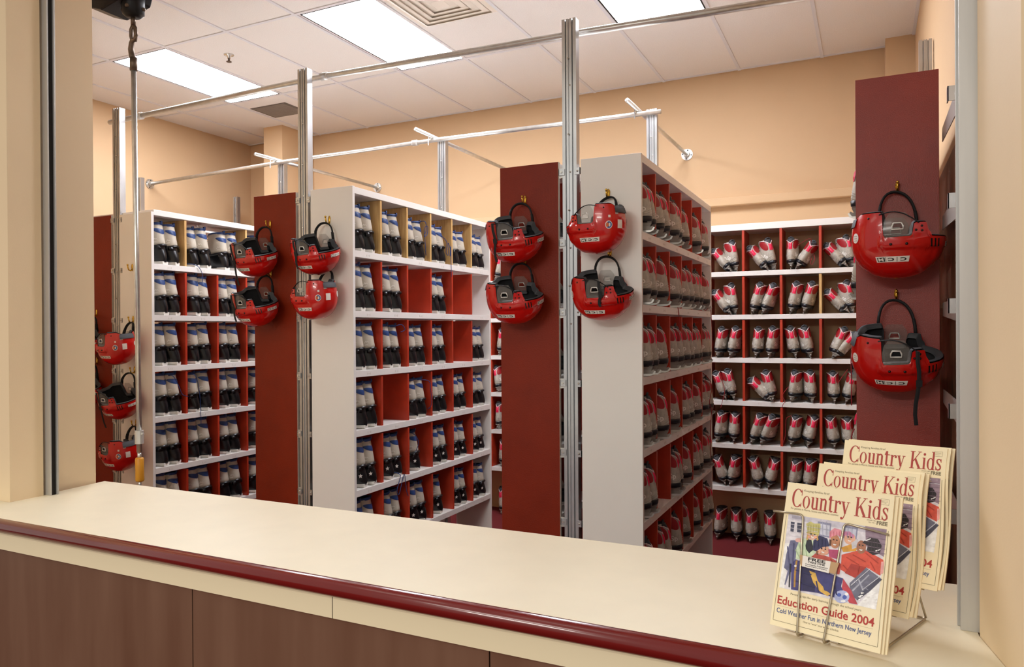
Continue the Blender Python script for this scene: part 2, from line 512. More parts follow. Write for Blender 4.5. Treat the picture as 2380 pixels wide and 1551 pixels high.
def clip(parent, x, y, z, sgn, plate=0.045):
    """bracket plate reaching from the post to a rack edge, held by a bent clip and a bolt"""
    b = MB()
    b.prism([(x, z - 0.024), (x + sgn * plate, z - 0.030), (x + sgn * plate, z + 0.022), (x, z + 0.022)], 'y', y + 0.006, y + 0.009)
    br = b.build('bracket', M['bracket'], parent)
    b = MB()
    b.box((x - sgn * 0.012, y - 0.003, z - 0.014), (x + sgn * 0.018, y + 0.001, z + 0.016)).box((x + sgn * 0.015, y - 0.003, z - 0.014), (x + sgn * 0.018, y + 0.010, z + 0.016))
    c = b.build('clip', M['zinc'], br)
    b = MB(); b.prism([(x + sgn * 0.004 + 0.006 * math.cos(a), z + 0.002 + 0.006 * math.sin(a)) for a in [k * PI / 3 for k in range(6)]], 'y', y - 0.009, y - 0.003)
    b.build('bolt', M['bolt'], br)

def post(label, x, y, top, w=0.072, group=None, clips=()):
    t = thing('strut_post', label, 'post', (x, y, 0), group=group)
    b = MB(); b.prism(post_profile(w, 0.042), 'z', 0.0, top)
    b.build('strut', M['zinc'], t)
    b = MB()
    for k in range(8):
        b.sphere((-0.004 + 0.008 * (k % 2), -0.043, top - 0.19 - 0.13 * k * (1.4 if k > 1 else 1)), 0.0045, 8, 5)
    b.build('rivets', M['bolt'], t)
    for x0, z, s in clips:
        clip(t, x0, -0.045, z, s)
    return t

CZ = [2.440, 2.100, 1.765, 1.425, 1.090, 0.755]
for lab, x, top in (('front steel strut post beside the leftmost white rack', -4.561, 3.195), ('front steel strut post beside the middle white rack', -2.941, 3.20), ('front steel strut post beside the right white rack, nearest the camera', -1.294, 3.175)):
    cl = [(-0.036, z, -1) for z in CZ] + [(0.034, z - 0.004, 1) for z in CZ]
    t = post(lab, x, 3.345, top, clips=[c for c in cl if c[2] < 0])
    for z in CZ:
        b = MB(); b.box((0.028, -0.046, z - 0.016), (0.056, -0.0425, z + 0.016)); b.box((0.052, -0.046, z - 0.016), (0.056, -0.03, z + 0.016))
        c = b.build('clip', M['zinc'], t)
        b = MB(); b.sphere((0.042, -0.047, z), 0.005, 8, 5); b.build('bolt', M['bolt'], c)
BP = 4.995
post('rear steel strut post rising behind the left red-ended rack', -4.66 + 0.0, BP, 3.19, group=None)
post('rear steel strut post rising behind the middle white rack', -3.012, BP, 3.20)
post('rear steel strut post rising behind the right white rack', -1.338, BP, 3.19)
post('strut post at the left wall behind the shutter crank', -6.255, 4.80, 3.16, w=0.06)
post('short strut post in the far left corner by the column', -6.10, 5.84, 3.13, w=0.06)
post('strut post at the right wall rising behind the tall red panel', 0.262, 4.40, 3.17, w=0.06)
t = thing('strut_post', 'strut post with bracket plates right of the tall red panel', 'post', (0.279, 2.79, 0))
b = MB(); b.prism(post_profile(0.030, 0.03), 'z', 0.0, 3.2); b.build('strut', M['zinc'], t)
for k, z in enumerate((2.430, 2.085, 1.745, 1.405, 1.065)):
    b = MB(); b.prism([(0.56, z + 0.034), (0.56, z - 0.018), (0.05, z - 0.042), (0.002, z - 0.042), (0.002, z + 0.034)], 'x', -0.022, -0.019)
    br = b.build('bracket', M['bracket'], t)
    b = MB(); b.box((-0.052, -0.036, z - 0.018), (0.006, -0.032, z + 0.030)); b.box((-0.052, -0.036, z - 0.018), (-0.049, -0.006, z + 0.030))
    c = b.build('clip', M['zinc'], br)
    b = MB(); b.prism([(-0.022 + 0.007 * math.cos(a), z + 0.006 + 0.007 * math.sin(a)) for a in [q * PI / 3 for q in range(6)]], 'y', -0.042, -0.036); b.build('bolt', M['bolt'], c)
    b = MB(); b.tube([(-0.022, -0.036, z + 0.006), (-0.022, -0.0385, z + 0.006)], 0.0115, 12); b.build('washer', M['zinc'], c)

def coupling(parent, p, d, r=0.024, l=0.05):
    p = Vector(p); d = Vector(d).normalized()
    b = MB(); b.tube([p - d * l / 2, p - d * l * 0.45, p + d * l * 0.45, p + d * l / 2], [r * 0.94, r, r, r * 0.94], 14)
    return b.build('coupling', M['pipe'], parent, True)
def flange(parent, p, d):
    p = Vector(p); d = Vector(d).normalized(); a = d.orthogonal().normalized(); c = d.cross(a)
    b = MB(); b.tube([p, p + d * 0.006], 0.048, 20); b.tube([p + d * 0.006, p + d * 0.03], [0.027, 0.022], 14)
    o = b.build('flange', M['pipe'], parent)
    b = MB()
    for k in range(4):
        q = p + (a * math.cos(k * PI / 2 + 0.6) + c * math.sin(k * PI / 2 + 0.6)) * 0.036
        b.tube([q + d * 0.0055, q + d * 0.0065], 0.006, 8)
    b.build('screw_holes', M['gap'], o)
    return o
def pipe(label, pts, r=0.0165, couplings=(), flanges=(), clamps=()):
    o = Vector(pts[0])
    t = thing('steel_pipe', label, 'pipe', o)
    L = lambda p: Vector(p) - o
    b = MB(); b.tube([L(p) for p in pts], r, 14); b.build('tube', M['pipe'], t, True)
    d = Vector(pts[-1]) - Vector(pts[0])
    for p in couplings: coupling(t, L(p), d)
    for p, dd in flanges: flange(t, L(p), dd)
    for p in clamps:
        q = L(p); b = MB(); b.tube([q + Vector((-0.008, 0, 0.03)), q + Vector((-0.008, -0.012, -0.03)), q + Vector((-0.008, -0.012, -0.06))], 0.004, 6); b.build('clamp', M['zinc'], t)
    return t
pipe('front galvanised pipe across the tops of the front posts', [(-4.80, 3.43, 3.160), (-2.96, 3.43, 3.185), (-1.30, 3.43, 3.150), (0.295, 3.43, 3.100)], 0.0175, couplings=[(-2.885, 3.43, 3.184), (-4.49, 3.43, 3.164)])
pipe('rear galvanised pipe crossing to a round flange on the left wall', [(-6.318, 4.93, 3.135), (-4.64, 4.94, 3.172), (-3.0, 4.94, 3.178), (-1.27, 4.94, 3.160)], 0.0165, couplings=[(-3.25, 4.94, 3.177)], flanges=[((-6.318, 4.93, 3.135), (1, 0, 0))])
pipe('galvanised cross pipe running back to the wall above the left rack', [(-4.73, 4.72, 3.205), (-4.565, 6.238, 3.166)], 0.0145, flanges=[((-4.565, 6.238, 3.166), (0, -1, 0))], clamps=[(-4.715, 4.90, 3.18)])
pipe('galvanised cross pipe running back behind the middle red panel', [(-3.10, 4.72, 3.215), (-3.00, 6.238, 3.16)], 0.0145, flanges=[((-3.00, 6.238, 3.16), (0, -1, 0))], clamps=[(-3.085, 4.90, 3.19)])
pipe('galvanised cross pipe running back to a wall flange above right rack', [(-1.44, 4.72, 3.20), (-1.382, 6.238, 3.154)], 0.0145, flanges=[((-1.382, 6.238, 3.154), (0, -1, 0))], clamps=[(-1.43, 4.90, 3.18)])

# ------------------------------------------------------------------ shutter crank
t = thing('gear_box', 'black shutter gear box at the top left above the crank rod', 'gear box', (-3.05, 2.30, 3.17))
b = MB(); b.prism([(-0.33, 0.30), (-0.33, 0.10), (-0.22, 0.03), (-0.13, 0.0), (0.03, 0.03), (0.05, 0.08), (0.05, 0.30)], 'y', -0.07, 0.07); b.build('bracket', M['iron'], t, bevel=0.006)
b = MB(); b.tube([(0, 0, 0.06), (0, 0, 0.02), (0, 0, -0.02), (0, 0, -0.035)], [0.055, 0.05, 0.048, 0.03], 12); b.build('housing', M['iron'], t, True)
b = MB()
for k in range(4): b.sphere((0.05 * math.cos(k * 1.57 + 0.4), 0.05 * math.sin(k * 1.57 + 0.4), 0.0), 0.009, 8, 5)
b.build('bolts', M['rust'], t)
b = MB(); b.tube([(0, 0, -0.03), (0, 0, -0.07)], 0.011, 10); b.tube([(0.0, 0, -0.07), (0.014, 0, -0.085), (0.018, 0, -0.115), (0.010, 0, -0.145), (-0.004, 0, -0.15), (-0.014, 0, -0.12), (-0.014, 0, -0.09), (0, 0, -0.07)], 0.009, 8, closed=False)
b.build('eye', M['rust'], t, True)
t = thing('crank_rod', 'long steel shutter crank rod with yellow wooden grip hanging left', 'crank rod', (-3.05, 2.30, 3.03))
b = MB()
b.tube([(0.030, -0.002, 0.02), (0.012, -0.002, 0.0), (-0.002, -0.002, 0.0), (-0.012, 0, -0.012), (-0.017, 0, -0.04), (-0.010, 0, -0.07), (0, 0, -0.09)], [0.004, 0.010, 0.011, 0.012, 0.013, 0.014, 0.015], 10)
b.tube([(0, 0, -0.08), (0, 0, -0.14)], 0.0165, 12); b.build('hook', M['rust'], t, True)
b = MB(); b.tube([(0, 0, -0.13), (0.018, 0, -1.90)], 0.0118, 14); b.build('rod', M['pipe'], t, True)
b = MB(); b.tube([(0.0175, 0, -1.80), (0.0185, 0, -1.86)], 0.019, 14)
b.tube([(-0.012, 0, -1.815), (0.047, 0, -1.815)], 0.005, 8); b.build('collar', M['bracket'], t)
b = MB(); b.tube([(0.018, 0, -1.90), (0.0185, 0, -1.93)], 0.009, 10); b.tube([(0.0195, 0, -2.03), (0.0195, 0, -2.05), (0.012, -0.002, -2.075), (-0.05, -0.01, -2.13), (-0.12, -0.02, -2.19)], 0.0085, 10); b.build('crank_arm', M['pipe'], t, True)
b = MB(); b.tube([(0.0185, 0, -1.925), (0.0186, 0, -1.932), (0.019, 0, -1.98), (0.0195, 0, -2.028), (0.0195, 0, -2.034)], [0.016, 0.019, 0.0185, 0.019, 0.016], 16); b.build('grip', M['handle'], t, True)

# ------------------------------------------------------------------ helmets
HA, HB, HZ = 0.147, 0.110, 0.143
def rim_z(d):
    """height of the shell edge (helmet upright) for azimuth d degrees from the front"""
    d = abs(d)
    pts = [(0, 0.004), (50, 0.002), (55, -0.047), (71, -0.047), (76, 0.000), (104, 0.002), (109, -0.088), (145, -0.088), (165, -0.072), (180, -0.070)]
    for (a, za), (b_, zb) in zip(pts, pts[1:]):
        if d <= b_:
            k = (d - a) / (b_ - a); k = k * k * (3 - 2 * k)
            return za + (zb - za) * k
    return -0.07
def hsurf(d, z, off=0.0):
    """point on the shell at azimuth d and height z"""
    if z >= 0: r = max(0.0, 1 - (min(z, HZ) / HZ) ** 2.25) ** (1 / 2.25)
    else: r = 1 - 0.10 * (z / 0.09) ** 2
    f = math.radians(d); c = math.cos(f); s = math.sin(f)
    e = 2 / 2.25
    x = HA * r * math.copysign(abs(c) ** e, c); y = HB * r * math.copysign(abs(s) ** e, s)
    bump_ = 0.0
    if z < 0.045 and abs(d) < 112:
        up = min(1, max(0, (0.042 - z) / 0.006)); dn = min(1, max(0, (z + 0.002) / 0.004)) if abs(d) > 52 else 1
        ed = min(1, (112 - abs(d)) / 4)
        bump_ = 0.0085 * up * dn * ed
    if 0.045 <= z < 0.09 and abs(d) < 40: bump_ = 0.004 * min(1, (40 - abs(d)) / 6) * min(1, (0.09 - z) / 0.015)
    h = math.hypot(x / HA, y / HB)
    n = Vector((x, y, z * 0.9 if z > 0 else 0))
    n = n.normalized() if n.length > 0 else Vector((0, 0, 1))
    return Vector((x, y, z)) + n * (off + bump_)
def azimuths():
    a = [k * 3.0 for k in range(0, 61)] + [50.5, 51.5, 52.5, 53.5, 54.5, 72, 73, 74, 75, 105, 106, 107, 108]
    a = sorted(set(a)); return [-v for v in reversed(a) if 0 < v < 180] + a
def shell_mesh(off, extra, cols, top=0.0):
    A = azimuths(); N = 30; b = MB(); rings = []
    for i in range(N + 1):
        s = i / N; s = 1 - math.cos(s * PI / 2) if i < N else 1
        ring = []
        for d in A:
            zr = rim_z(d) - extra
            z = HZ - (HZ - zr) * (0.004 + 0.996 * s)
            ring.append(hsurf(d, z, off))
        rings.append(ring)
    b.loft(rings, True, False)
    return b.mesh('shell')
H = {}
H['shell'] = shell_mesh(0, 0, 0)
H['liner'] = shell_mesh(-0.013, 0.004, 0)
b = MB()                                            # foam edge
A = azimuths()
ri = [hsurf(d, rim_z(d) - 0.004, -0.003) for d in A]; ro = [hsurf(d, rim_z(d) - 0.007, -0.014) for d in A]; rp = [hsurf(d, rim_z(d) + 0.01, -0.028) for d in A]
b.loft([ri, ro, rp], False, False); H['edge'] = b.mesh('foam_edge')
def ear(side):
    b = MB(); n, m = 12, 12; grid = []
    for i in range(n + 1):
        row = []
        for j in range(m + 1):
            u = i / n; v = j / m
            z = 0.004 - 0.088 * v
            half = 16.5 - 3.5 * v * v - (4 * max(0, v - 0.75) / 0.25)
            d = side * (90 + (u * 2 - 1) * half)
            row.append(hsurf(d, max(z, -0.088), -0.003))
        grid.append(row)
    vs = [p for r in grid for p in r]; fs = []
    for i in range(n):
        for j in range(m):
            if 4 <= i <= 7 and 4 <= j <= 6: continue
            fs.append((i * (m + 1) + j, i * (m + 1) + j + 1, (i + 1) * (m + 1) + j + 1, (i + 1) * (m + 1) + j))
    b.add(vs, fs); g_ = b.mesh('ear_guard')
    r = MB(); loop = [(4, 4), (6, 4), (8, 4), (8, 5.5), (7.4, 7), (6, 7), (4.6, 7), (4, 5.5)]
    pts = []
    for u, v in loop:
        v /= m; half = 16.5 - 3.5 * v * v; pts.append(hsurf(side * (90 + (u / n * 2 - 1) * half), 0.004 - 0.088 * v, 0.0))
    r.tube(pts, 0.003, 6, closed=True)
    return g_, r.mesh('ear_rim')
H['earL'], H['rimL'] = ear(1); H['earR'], H['rimR'] = ear(-1)
b = MB()
for sd in (1, -1):
    for d in (38, 44.5, 51):
        p = [hsurf(sd * (d + k), z, 0.0006) for k, z in ((-1.3, 0.010), (1.3, 0.010), (0.1, 0.036), (-2.5, 0.036))]
        q = [hsurf(sd * (d + k), z, -0.003) for k, z in ((-1.3, 0.010), (1.3, 0.010), (0.1, 0.036), (-2.5, 0.036))]
        b.loft([q, p])
H['vents'] = b.mesh('vents')
H['screws'] = []
for sd in (1, -1):
    for d, z in ((82, 0.024), (96, 0.024), (62, -0.018), (62, -0.034), (70, -0.02), (128, -0.07)):
        b = MB(); b.sphere(hsurf(sd * d, z, 0.001), 0.0048 if z > 0 else 0.004, 8, 6)
        H['screws'].append(b.mesh('screw'))
def wrap_sticker(b, d0, z0, w, h, off, mi=0, slope=0.75, sgn=1, round_=False, n=8):
    """curved sticker on the shell; text side reads from outside"""
    rad = 0.118
    def P(u, v, o):
        return hsurf(d0 + math.degrees(u / rad), z0 + v * slope, o)
    if round_:
        pts = [P(w / 2 * math.cos(2 * PI * k / 20), h / 2 * math.sin(2 * PI * k / 20), off) for k in range(20)]
        b.add([P(0, 0, off)] + pts, [(0, k + 1, (k + 1) % 20 + 1) for k in range(20)], mi)
    else:
        vs = []; fs = []
        for i in range(n + 1):
            for j in range(3):
                vs.append(P((i / n - 0.5) * w, (j / 2 - 0.5) * h, off))
        for i in range(n):
            for j in range(2):
                fs.append((i * 3 + j, i * 3 + j + 1, (i + 1) * 3 + j + 1, (i + 1) * 3 + j))
        b.add(vs, fs, mi)
    return P
def ccm(b, d0, z0, w, h, off=0.0012):
    """white label with three boxed letters; the last letter is white on a black box.  Azimuth grows to the
    reader's right when the label is read from outside"""
    P = wrap_sticker(b, d0, z0, w, h, off, 0)
    vs, fs, tw = text_shape('C', 0.02)
    for k, ch in enumerate('CCM'):
        cx = (-0.32 + 0.32 * k) * w
        if k == 2:
            wv = []
            for u, v in ((-0.13, -0.36), (0.13, -0.36), (0.13, 0.36), (-0.13, 0.36)):
                wv.append(P(cx + u * w, v * h, off + 0.0006))
            b.add(wv, [(0, 1, 2, 3)], 1)
        tv, tf, tw = text_shape(ch, 0.03)
        s = 0.5 * h; wd = 0.18 * w / tw
        b.add([P(cx + (x - tw / 2) * wd, (y - 0.5) * s, off + 0.0012) for x, y in tv], tf, 0 if k == 2 else 1)
        if k:
            q = cx - 0.16 * w
            b.add([P(q - 0.006 * w, -0.4 * h, off + 0.0006), P(q + 0.006 * w, -0.4 * h, off + 0.0006), P(q + 0.006 * w, 0.4 * h, off + 0.0006), P(q - 0.006 * w, 0.4 * h, off + 0.0006)], [(0, 1, 2, 3)], 1)
H['label'] = []
for args in ((97, 0.076, 0.085, 0.026), (-97, 0.076, 0.085, 0.026), (4, 0.026, 0.062, 0.022)):
    b = MB(); ccm(b, *args)
    me = b.mesh('maker_label'); me.materials.append(M['sticker']); me.materials.append(M['ink']); H['label'].append(me)
b = MB()
wrap_sticker(b, 152, -0.005, 0.032, 0.036, 0.0012, 0, 1.0, round_=True)
for k in range(3):
    wrap_sticker(b, 152, 0.004 - 0.008 * k, 0.018, 0.003, 0.0018, 1, 1.0)
me = b.mesh('round_sticker'); me.materials.append(M['sticker']); me.materials.append(M['stickgrey']); H['round'] = me
b = MB()
wrap_sticker(b, -138, 0.012, 0.034, 0.038, 0.0012, 0, 1.0, round_=True)
wrap_sticker(b, -138, 0.012, 0.028, 0.031, 0.0017, 1, 1.0, round_=True)
wrap_sticker(b, -134.5, 0.012, 0.012, 0.022, 0.0022, 2, 1.0, round_=True); wrap_sticker(b, -139.5, 0.012, 0.008, 0.018, 0.0026, 0, 1.0, round_=True)
wrap_sticker(b, -140, -0.028, 0.011, 0.012, 0.0012, 0, 1.0)
wrap_sticker(b, -168, 0.008, 0.030, 0.040, 0.0012, 0, 1.0)
wrap_sticker(b, -160, -0.042, 0.018, 0.009, 0.0012, 3, 1.0)
me = b.mesh('badge_stickers')
for k in ('sticker', 'stickblue', 'stickorange', 'stickgrey'): me.materials.append(M[k])
H['badge'] = me
b = MB(); P0 = [hsurf(d, -0.062 - 0.012, 0.003) for d in range(155, 206, 5)]; P1 = [hsurf(d, -0.045, 0.005) for d in range(155, 206, 5)]; P2 = [hsurf(d, -0.078, -0.012) for d in range(155, 206, 5)]
b.loft([P1, P0, P2], False, False, closed=False); H['nape'] = b.mesh('nape_trim')
def strap_loop(side, lean=0.014, tall=0.085):
    """webbing that runs behind and in front of the ear and stands up as the carrying loop (helmet upright: downwards)"""
    a = hsurf(side * 112, -0.080, 0.0); c = hsurf(side * 63, -0.045, 0.0)
    pts = []
    for k in range(17):
        s = k / 16
        p = a.lerp(c, s)
        p.z -= tall * math.sin(PI * s) ** 0.75 * (1 - 0.12 * s)
        p.x -= 0.012 * math.sin(2 * PI * s)
        p.y += side * lean * math.sin(PI * s)
        pts.append(p)
    b = MB(); b.tube(pts, 0.0095, 8, flat=(0.5, 1.0))
    b.tube([pts[0] + Vector((0, 0, 0.012)), pts[1], pts[2]], 0.011, 8, flat=(0.5, 1)); b.tube([pts[-1] + Vector((0, 0, 0.012)), pts[-2], pts[-3]], 0.012, 8, flat=(0.5, 1))
    return b.mesh('strap_loop')
LOOPS = {}
def near_strap(side, dangling):
    a = hsurf(side * 112, -0.080, 0.002); c = hsurf(side * 66, -0.044, 0.003)
    b = MB()
    pts = [a.lerp(c, k / 10) + Vector((0, side * 0.006 * math.sin(PI * k / 10), -0.022 * math.sin(PI * k / 10))) for k in range(11)]
    b.tube(pts, 0.004, 6, flat=(0.5, 1.0))
    if dangling:
        q = pts[dangling[0]]; L = dangling[1]
        pp = [q, q + Vector((0, side * 0.016, -0.006)), q + Vector((0.0, side * 0.020, 0.03))] + [q + Vector((0.006 * math.sin(k), side * 0.022, 0.03 + L * k / 6)) for k in range(1, 7)]
        b.tube(pp, 0.0075, 6, flat=(0.3, 1.0))
        b.box((pp[4][0] - 0.010, min(pp[4][1], pp[4][1] + side * 0.004), pp[4][2] - 0.012), (pp[4][0] + 0.010, max(pp[4][1], pp[4][1] + side * 0.004), pp[4][2] + 0.012))
    return b.mesh('chin_strap')
CHIN = {}
def helmet(label, hx, hz, front=1, yaw=0.0, dangle=None, tilt=0.30, s=0.93, tall=0.085, group='red hockey helmets hung on the rack ends'):
    """hung upside down: the loop on its wall side goes over the hook at (hx, hz)"""
    t = thing('hockey_helmet', label, 'helmet', group=group)
    base = Matrix.Rotation(PI, 4, 'X')
    if front < 0: base = Matrix.Rotation(PI, 4, 'Z') @ base
    base = Matrix.Rotation(yaw, 4, 'Z') @ base
    tl = Matrix.Rotation(tilt, 4, 'X')
    loop_side = -1 if front > 0 else 1             # side that ends up at the wall
    lean = 0.014 + 0.10 * tilt                     # the loop bends back to the wall when the helmet tips forward
    a = hsurf(loop_side * 112, -0.080).lerp(hsurf(loop_side * 63, -0.045), 0.5); a.z -= tall - 0.005; a.y += loop_side * lean
    R_ = tl @ base @ Matrix.Diagonal((s, s, s, 1))
    apex = R_ @ a
    reach = max((R_ @ v.co).y for v in H['shell'].vertices)
    y = min(FY - 0.022 - apex.y, FY - 0.004 - reach)
    t.matrix_world = Matrix.Translation((hx - apex.x, y, hz - 0.021 - apex.z)) @ R_
    lk = (loop_side, round(lean, 3), tall)
    if lk not in LOOPS: LOOPS[lk] = strap_loop(loop_side, lean, tall)
    near = -loop_side
    link('shell', H['shell'], M['shell'], t, smooth=True)
    link('liner', H['liner'], M['foam'], t, smooth=True)
    link('foam_edge', H['edge'], M['foamgrey'], t, smooth=True)
    for sd in 'LR':
        e = link('ear_guard', H['ear' + sd], M['clear'], t, smooth=True)
        link('rim', H['rim' + sd], M['chrome'], e, smooth=True)
    link('vents', H['vents'], M['black'], t)
    for me in H['screws']: link('screw', me, M['black'], t, smooth=True)
    for me in H['label']: link('maker_label', me, None, t)
    link('round_sticker', H['round'], None, t)
    link('badge_stickers', H['badge'], None, t)
    link('nape_trim', H['nape'], M['foamgrey'], t, smooth=True)
    link('strap_loop', LOOPS[lk], M['strap'], t, smooth=True)
    key = (near, dangle)
    if key not in CHIN: CHIN[key] = near_strap(near, dangle)
    link('chin_strap', CHIN[key], M['strap'], t)
    return t
helmet('upper of two large red helmets on the tall right red panel', 0.099, 2.240, 1, tilt=0.04, s=1.06, tall=0.125)
helmet('lower red helmet on the tall right red panel, strap hanging to the magazines', 0.093, 1.812, 1, dangle=(10, 0.24), tilt=0.30, s=1.04, tall=0.11)
helmet('upper red helmet on right white rack end, turned backwards showing round badge', -1.097, 2.316, -1, yaw=-0.22, tilt=0.05)
helmet('lower red helmet on right white rack end, black strap across its side', -1.090, 2.041, 1, dangle=(7, 0.085), yaw=0.02)
helmet('upper red helmet on the red panel beside the centre post, strap at left', -1.527, 2.322, 1, dangle=(0, 0.16))
helmet('lower red helmet on the red panel left of the centre post', -1.529, 2.029, 1)
helmet('upper red helmet on the second red panel from left, long strap', -3.190, 2.318, 1, dangle=(0, 0.22), yaw=-0.05)
helmet('lower red helmet on the second red panel from left', -3.188, 2.030, 1, dangle=(0, 0.13), yaw=-0.05)
helmet('upper red helmet on the middle white rack end', -2.747, 2.312, 1, dangle=(1, 0.13))
helmet('lower red helmet on middle white rack end, turned backwards showing round badge', -2.749, 2.042, -1, yaw=-0.12, tilt=0.08)
helmet('top red helmet on leftmost white rack, backwards, behind the crank rod', -4.399, 1.770, -1, yaw=-0.1, tilt=0.10)
helmet('middle red helmet on the leftmost white rack, open side showing, long strap', -4.388, 1.436, 1, dangle=(2, 0.22))
helmet('lowest red helmet on leftmost white rack beside the yellow crank grip', -4.377, 1.085, -1, yaw=-0.1, tilt=0.12)
helmet('upper dim red helmet on the dark red panel by the left jamb', -4.614 - 0.155, 1.82, 1)
helmet('lower dim red helmet on the dark red panel by the left jamb', -4.614 - 0.155, 1.49, 1)

# ------------------------------------------------------------------ skates
class Form:
    """stack of rounded rings; x points to the toe.  ring = (z at the heel, drop towards the toe, heel x, toe x, half width, squareness)"""
    def __init__(s, rings): s.r = rings
    def pt(s, th, k, off=0.0):
        k = max(0, min(len(s.r) - 1, k)); i = min(int(k), len(s.r) - 2); f = k - i
        z, dr, xh, xt, hw, e = [a + (b_ - a) * f for a, b_ in zip(s.r[i], s.r[i + 1])]
        cx = (xh + xt) / 2; a = (xt - xh) / 2
        c, n = math.cos(th), math.sin(th)
        x = math.copysign(abs(c) ** e, c); y = math.copysign(abs(n) ** e, n)
        px = cx + (a + off) * x; py = (hw + off) * y
        if x > 0: py *= 1 - 0.10 * x
        pz = z - dr * ((px - xh) / (xt - xh))
        return Vector((px, py, pz))
    def mesh(s, b, n=22, off=0.0, cap0=True, cap1=True, k0=0, k1=None):
        ks = [k for k in range(len(s.r)) if k >= k0 and (k1 is None or k <= k1)]
        b.loft([[s.pt(2 * PI * j / n, k, off) for j in range(n)] for k in ks], cap0, cap1)
    def patch(s, b, fth, fk, nu, nv, off=0.002):
        """closed little slab over the surface"""
        vs = [s.pt(fth(i / nu, j / nv), fk(i / nu, j / nv), off * (0.35 if i in (0, nu) or j in (0, nv) else 1)) for i in range(nu + 1) for j in range(nv + 1)]
        fs = [(i * (nv + 1) + j, i * (nv + 1) + j + 1, (i + 1) * (nv + 1) + j + 1, (i + 1) * (nv + 1) + j) for i in range(nu) for j in range(nv)]
        b.add(vs, fs)

# --- grey recreational skate with blue trim on a black chassis
BS = {}
up = Form([(0.126, 0.048, -0.110, 0.124, 0.0475, 0.88), (0.146, 0.034, -0.108, 0.104, 0.0475, 0.88), (0.170, 0.016, -0.103, 0.074, 0.0465, 0.92), (0.198, 0.004, -0.097, 0.056, 0.0465, 0.92),
           (0.228, -0.004, -0.090, 0.050, 0.0470, 0.92), (0.252, 0.004, -0.085, 0.048, 0.0470, 0.92), (0.270, 0.016, -0.080, 0.044, 0.0455, 0.95)])
b = MB(); up.mesh(b, cap1=False); BS['upper'] = b.mesh('boot_upper')
b = MB()
top = [up.pt(2 * PI * j / 22, 6) for j in range(22)]
inn = [Vector((-0.02 + (p.x + 0.02) * 0.84, p.y * 0.82, p.z - 0.004)) for p in top]; dwn = [Vector((-0.02 + (p.x + 0.02) * 0.75, p.y * 0.72, p.z - 0.05)) for p in top]
b.loft([top, inn, dwn], False, True); BS['lining'] = b.mesh('lining')
b = MB(); b.tube([up.pt(2 * PI * j / 22, 5.8, 0.001) for j in range(22)], 0.0062, 6, closed=True)
up.patch(b, lambda u, v: PI + (u - 0.5) * 1.9, lambda u, v: 5.15 + 0.8 * v, 8, 2, 0.0025); BS['collar'] = b.mesh('collar')
b = MB(); up.patch(b, lambda u, v: PI + (u - 0.5) * 2.5, lambda u, v: 3.45 + 0.42 * abs(2 * u - 1) + (v - 0.5) * 1.05 * (1 - abs(2 * u - 1) ** 4), 16, 3, 0.0022); BS['flash'] = b.mesh('blue_flash')
b = MB(); h = up.pt(PI, 6); b.tube([h + Vector((0.002, 0, -0.018)), h + Vector((-0.010, 0, -0.002)), h + Vector((-0.009, 0, 0.010)), h + Vector((0.003, 0, 0.006))], 0.010, 6, flat=(0.28, 1)); BS['tab'] = b.mesh('pull_tab')
low = Form([(0.016, 0, -0.122, 0.116, 0.028, 0.85), (0.030, 0, -0.124, 0.128, 0.034, 0.85), (0.062, 0, -0.118, 0.136, 0.041, 0.85), (0.092, 0.012, -0.111, 0.136, 0.049, 0.9), (0.114, 0.034, -0.110, 0.131, 0.051, 0.9), (0.134, 0.050, -0.114, 0.128, 0.050, 0.9)])
b = MB(); low.mesh(b)
b.tube([low.pt(2 * PI * j / 22, 4.5, 0.002) for j in range(22)], 0.0085, 8, closed=True)
b.box((-0.10, -0.052, 0.095), (-0.075, 0.052, 0.118)); low.patch(b, lambda u, v: PI + (u - 0.5) * 1.1, lambda u, v: 0.6 + 2.6 * v, 4, 4, 0.004)
BS['chassis'] = b.mesh('chassis')
b = MB(); b.loft([[(x, y, z) for x, y in ((-0.116, -w), (0.10, -w), (0.122, 0), (0.10, w), (-0.116, w))] for z, w in ((0.0, 0.020), (0.004, 0.025), (0.020, 0.028))]); BS['runner'] = b.mesh('runner')
b = MB()
for sd in (1, -1):
    for (u0, v0, u1, v1) in ((0, 0, 0.35, 1), (0.35, 1, 0.5, 0.35), (0.5, 0.35, 0.75, 0.8), (0.75, 0.8, 1.1, 0.3), (0.1, -0.5, 1.0, -0.35), (0.1, -0.75, 0.9, -0.62)):
        P = lambda u, v, o: up.pt(sd * (PI / 2 + 0.45 + u * 0.32), 1.5 + v * 0.55, o)
        d = Vector((u1 - u0, v1 - v0)).normalized() * 0.06
        b.add([P(u0 - d.y, v0 + d.x, 0.0015), P(u0 + d.y, v0 - d.x, 0.0015), P(u1 + d.y, v1 - d.x, 0.0015), P(u1 - d.y, v1 + d.x, 0.0015)], [(0, 1, 2, 3)])
BS['print'] = b.mesh('boot_print')
b = MB()
for sd in (1, -1):
    P = lambda x, z: (x, sd * 0.0, z)
    c = low.pt(sd * 2.45, 2.2, 0.006); nrm = 1
    pts = [c]
    for k in range(10):
        r = 0.014 if k % 2 == 0 else 0.006
        a = PI / 2 + k * PI / 5
        pts.append(c + Vector((0.75 * r * math.cos(a), sd * 0.75 * r * math.cos(a) + 0.0, r * math.sin(a))))
    b.add(pts, [(0, k + 1, (k + 1) % 10 + 1) for k in range(10)])
BS['star'] = b.mesh('star_print')
b = MB()
for k in range(4):
    for sd in (1, -1): b.sphere(up.pt(sd * 0.55, 1.6 + k * 1.05, 0.001), 0.0045, 6, 4)
BS['eyelets'] = b.mesh('eyelets')
b = MB()
